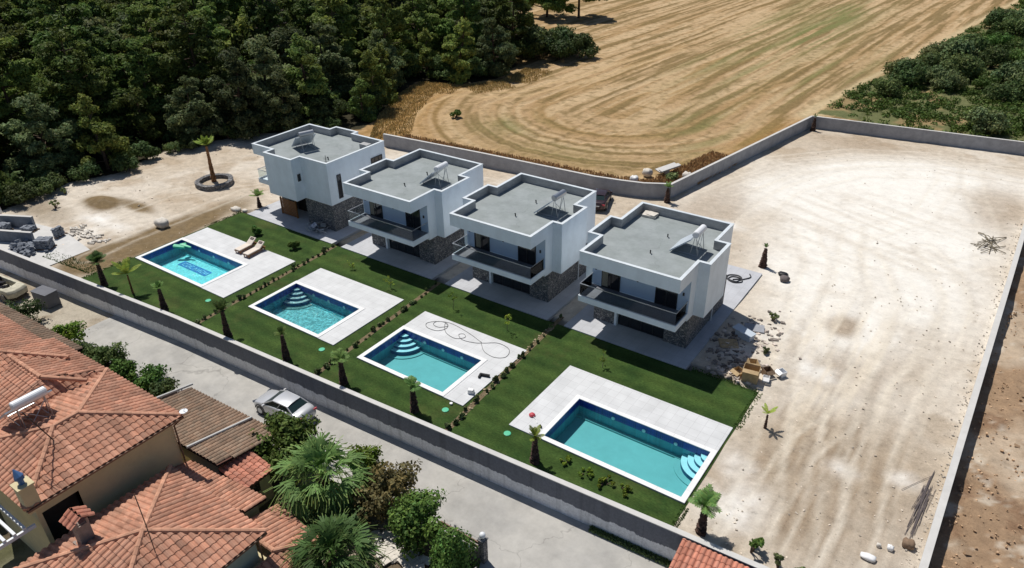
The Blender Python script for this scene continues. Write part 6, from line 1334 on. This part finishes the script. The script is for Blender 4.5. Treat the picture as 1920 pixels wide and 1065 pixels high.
# scattered stones over the whole bare ground
mb = MB()
for k in range(750):
    if k % 3 == 0: x, y = rng.uniform(-76, -57), rng.uniform(22, 56)
    elif k % 3 == 1: x, y = rng.normal(-4, 6), rng.uniform(25, 90)
    else: x, y = rng.uniform(-8.2, 2.0), 25+rng.random()**1.5*30
    if x > wallX(y)-.3 or y < wallY(x)+.4 or (-56.6 < x < -7.9 and y < 52): continue
    s = rng.uniform(.02, .075)*(1 if rng.random() < .97 else 1.8); q = rng.uniform(.6, 1.6); mb.col = (q, q*.97, q*.92); mb.obox((x, y, s*.2), (s*1.5, s, s*.8), rng.uniform(0, 3), None, s*.2)
for k in range(260):
    y = rng.uniform(26, 75); x = wallX(y)-.2-abs(rng.normal(0, .25)); s = rng.uniform(.02, .07); q = rng.uniform(.4, 1.3); mb.col = (q, q, q); mb.obox((x, y, s*.3), (s*1.4, s, s*.8), rng.uniform(0, 3), None, s*.2)
T(mb.build('loose_stones', mat('loose_stone', (.50, .45, .39), .9, .2, 4, attr=True), at=(0, 0, 0)), 'loose stones scattered over the bare ground', 'stones', kind='stuff')
mb = MB()
for k in range(600):
    y = rng.uniform(24, 62); x = wallX(y)+.5+rng.random()**1.4*4; s = rng.uniform(.02, .09)*(1 if rng.random() < .95 else 2.2); q = rng.uniform(.7, 1.6); mb.col = (q, q*.9, q*.8); mb.obox((x, y, -.70), (s*1.5, s, s), rng.uniform(0, 3), (rng.uniform(-.5, .5), .2), s*.2)
T(mb.build('clods', mat('clod', (.40, .30, .21), .95, .2, 4, attr=True), at=(0, 0, 0)), 'clods and stones in the reddish soil beyond the low right wall', 'clods', kind='stuff')
# slab and stones outside the wall corner
mb = MB(); mb.obox((-27.7, 67.3, .55), (.9, 2.4, .12), -.5, (.12, .1)); mb.obox((-27.3, 67.0, .75), (.5, 2.4, .1), -.5, (.12, .1)); mb.obox((-27.6, 66.9, .25), (.5, .6, .5), .2)
T(mb.build('broken_slab', M['conc_light'], at=(-27.7, 67.3, 0)), 'pale broken slab resting on stones outside the wall corner', 'slab')
lump('boulder', (-29.0, 65.4, 0), (1.0, .8, .8), 'white_stone', 'yellowish boulder left of the broken slab outside the wall', 'boulder', seed=12); lump('boulder', (-25.4, 66.9, 0), (.9, .7, .7), 'white_stone', 'yellowish boulder right of the broken slab outside the wall', 'boulder', seed=13); lump('rubble_bag', (-29.4, 63.2, 0), (.8, .6, .7), 'white_plastic', 'white and blue rubbish bag against the outside of the back wall', 'bag', seed=14)
# block walls and stone pallets of the left yard
def blockwall(a, b, z, label, th=.25):
    a, b = Vector(a), Vector(b); d = (b-a); L_ = d.length; rz = math.atan2(d.y, d.x); root = thing('block_wall', label, 'wall', (a.x, a.y, 0), rz, 'unfinished block walls of the left yard'); mb = MB(); mb.box(0, L_, -th/2, th/2, -.2, z); mb.build('blocks', M['block'], root, at=(0, 0, 0)); mb = MB(); mb.box(-.01, L_+.01, -th/2-.01, th/2+.01, z+.002, z+.03); mb.build('wall_top', M['conc_light'], root, at=(0, 0, 0))
blockwall((-73.6, 22.3), (-69.2, 24.5), 1.15, 'long low grey block wall at the left edge, the further of two')
blockwall((-69.9, 21.1), (-66.0, 22.9), 1.1, 'low grey block wall meeting the long lane wall, the nearer of two')
rect = [(-72.5, 20.3), (-60.9, 21.1), (-60.9, 24.9), (-66.5, 25.6), (-72.5, 24.6)]; mb = MB(); mb.prism(rect, -.2, .05); T(mb.build('yard_slab', M['conc_light'], at=(-66, 22, 0)), kind='structure')
def stonepile(x, y, a, b, h, rz, label, seed):
    g = np.random.default_rng(seed); root = thing('stone_stack', label, 'stone stack', (x, y, .05), rz, 'stacks of stone in the left yard'); mb = MB()
    for k in range(4): mb.box(-a/2, a/2, -b/2+k*b/3.2, -b/2+k*b/3.2+.1, .0, .1)
    mb.build('pallet', M['palletwood'], root, at=(0, 0, 0)); mb = MB(); nz = int(h/.13)
    for i in range(nz):
        for q in range(int(a/.3)):
            for r in range(int(b/.3)): mb.obox((-a/2+.15+.3*q+g.normal(0, .03), -b/2+.15+.3*r+g.normal(0, .03), .17+.13*i), (.30, .28, .12), g.normal(0, .12), (g.normal(0, .08), g.normal(0, .08)), .025)
    mb.build('stones', M['block'], root, at=(0, 0, 0))
stonepile(-64.3, 23.0, 1.3, .9, .85, .6, 'neat strapped stack of grey stone blocks, rightmost in the left yard', 1)
stonepile(-65.6, 24.9, .45, 1.1, .9, .3, 'narrow dark upright stack of slabs behind the neat stone stack', 2)
stonepile(-68.9, 23.9, 1.1, .9, .5, .4, 'low pile of light stones between the two block walls', 3)
stonepile(-71.0, 22.7, 1.1, .9, .6, .1, 'pile of light stones between the block walls at the left edge', 4)
mb = MB(); g9 = np.random.default_rng(9)
for k in range(150): mb.obox((-65.4+g9.normal(0, .75), 21.7+g9.normal(0, .42), .12+abs(g9.normal(0, .2))), (.42, .26, .15), g9.uniform(0, 3), (g9.normal(0, .4), g9.normal(0, .4)), .04)
T(mb.build('stone_heap', M['block'], at=(-65.4, 21.7, 0)), 'tumbled heap of grey blocks against the lane wall in the left yard', 'stones', kind='stuff')
mb = MB(); 
for k in range(70): mb.obox((-66.4+k*.075, 26.2+.5*math.sin(k*.3)+g9.normal(0, .25), .08), (g9.uniform(.2, .6), .12, .1), g9.uniform(-.6, .9), (g9.normal(0, .3), 0), .04)
T(mb.build('rubble', M['white_stone'], at=(-64, 26, 0)), 'curving line of pale broken stones behind the left yard slab', 'rubble', kind='stuff')
lump('bulk_bag', (-75.4, 23.9, 0), (1.1, 1.0, .9), 'white_plastic', 'white bulk bag at the left edge behind the block walls', 'bag', seed=21)
# concrete container on the lane, gate post and fence at the bottom
root = thing('concrete_block', 'dark grey concrete cabinet standing on the lane against the long wall', 'cabinet', (-58.0, 19.5, -1.55), .15)
mb = MB(); mb.box(-.85, .85, -.5, .5, 0, 1.15); mb.build('body', M['conc_dark'], root, at=(0, 0, 0), bevel=.02); mb = MB(); mb.box(-.88, .88, -.53, .53, 1.152, 1.2); mb.build('top', M['conc_dark'], root, at=(0, 0, 0))
root = thing('gate_post', 'stone gate post topped by a white globe lamp at the bottom edge of the lane', 'gate post', (-15.3, 19.0, -1.55)); mb = MB(); mb.box(-.16, .16, -.16, .16, 0, 1.5); mb.box(-.2, .2, -.2, .2, 1.5, 1.56); mb.build('post', M['stone'], root, at=(0, 0, 0)); mb = MB(); mb.lathe([(.03, 1.56), (.05, 1.62), (.13, 1.68), (.16, 1.78), (.13, 1.89), (.04, 1.94)], (0, 0, 0), 14); mb.build('globe', M['metal_white'], root, at=(0, 0, 0), smooth=True)
root = thing('fence', 'brown timber fence on a low wall left of the gate post', 'fence', (-17.8, 18.9, -1.55)); mb = MB(); mb.box(0, 2.3, -.1, .1, 0, .7); mb.build('low_wall', M['stucco_white'], root, at=(0, 0, 0))
for z in (.85, 1.15): mb = MB(); mb.box(0, 2.3, -.03, .03, z, z+.16); mb.build('rail', M['gutter'], root, at=(0, 0, 0))
root = thing('gate', 'dark metal gate standing ajar below the globe lamp post', 'gate', (-15.3, 18.8, -1.55), -1.75); mb = MB(); mb.box(.05, 2.2, -.02, .02, .1, .15); mb.box(.05, 2.2, -.02, .02, 1.2, 1.25); mb.box(.05, 2.2, -.006, .006, .15, 1.2); mb.build('leaf', M['frame_dark'], root, at=(0, 0, 0))
mb = MB()
for k in range(60): mb.obox((-19.5+g9.normal(0, 1.2), 16.9+g9.normal(0, .35), -1.5+.05*g9.random()), (.5, .35, .12), g9.uniform(0, 3), None, .06)
T(mb.build('garden_rocks', M['white_stone'], at=(-19.5, 16.9, -1.55)), 'pale rocks edging the garden bed between the dark shrub and the cypress', 'rocks', kind='stuff')
g = np.random.default_rng(77)
grass('grass', along([(-12, float(wallY(-12))-.15), (-6.5, float(wallY(-6.5))-.15)], -.02, -.35), 2600, .16, 'olive', 'fringe of green grass growing at the foot of the long wall', .02)
for o in bpy.data.objects:
    if o.name.startswith('grass'):
        o.location.z = -1.55
grass('turf_edge', along([(-8.12, 24.6), (-8.12, 26.2)], -.22, .12), 233, .07, 'turf', 'ragged turf edge by the lower corner of the largest pool', .03)
grass('turf_edge', along([(-8.1, 33.2), (-8.1, 37.15), (-12.4, 37.15)], .15, -.28), 866, .07, 'turf', 'ragged turf edge at the end of the rightmost lawn', .03)
grass('turf_edge', along([(-56.5, 21.9), (-56.5, 26.1)], -.05, .3), 433, .07, 'turf', 'ragged turf edge at the lower left end of the lawns', .03)
grass('turf_edge', along([(-56.5, 33.1), (-56.5, 36.9)], -.05, .3), 366, .07, 'turf', 'ragged turf edge at the upper left end of the lawns', .03)
grass('dry_weeds', along([(-63, 22.0), (-56.9, 22.6)], .0, 1.2), 900, .10, 'garden', 'sparse weeds along the wall between the left yard and the first lawn', .02)
# things that stayed as unplaced prototypes are removed
for p in PROT+SB+RB+OL:
    if p.name not in used and p.get('label') == 'x':
        for ch in KIDS.get(p.name, []): bpy.data.objects.remove(ch)
        bpy.data.objects.remove(p)
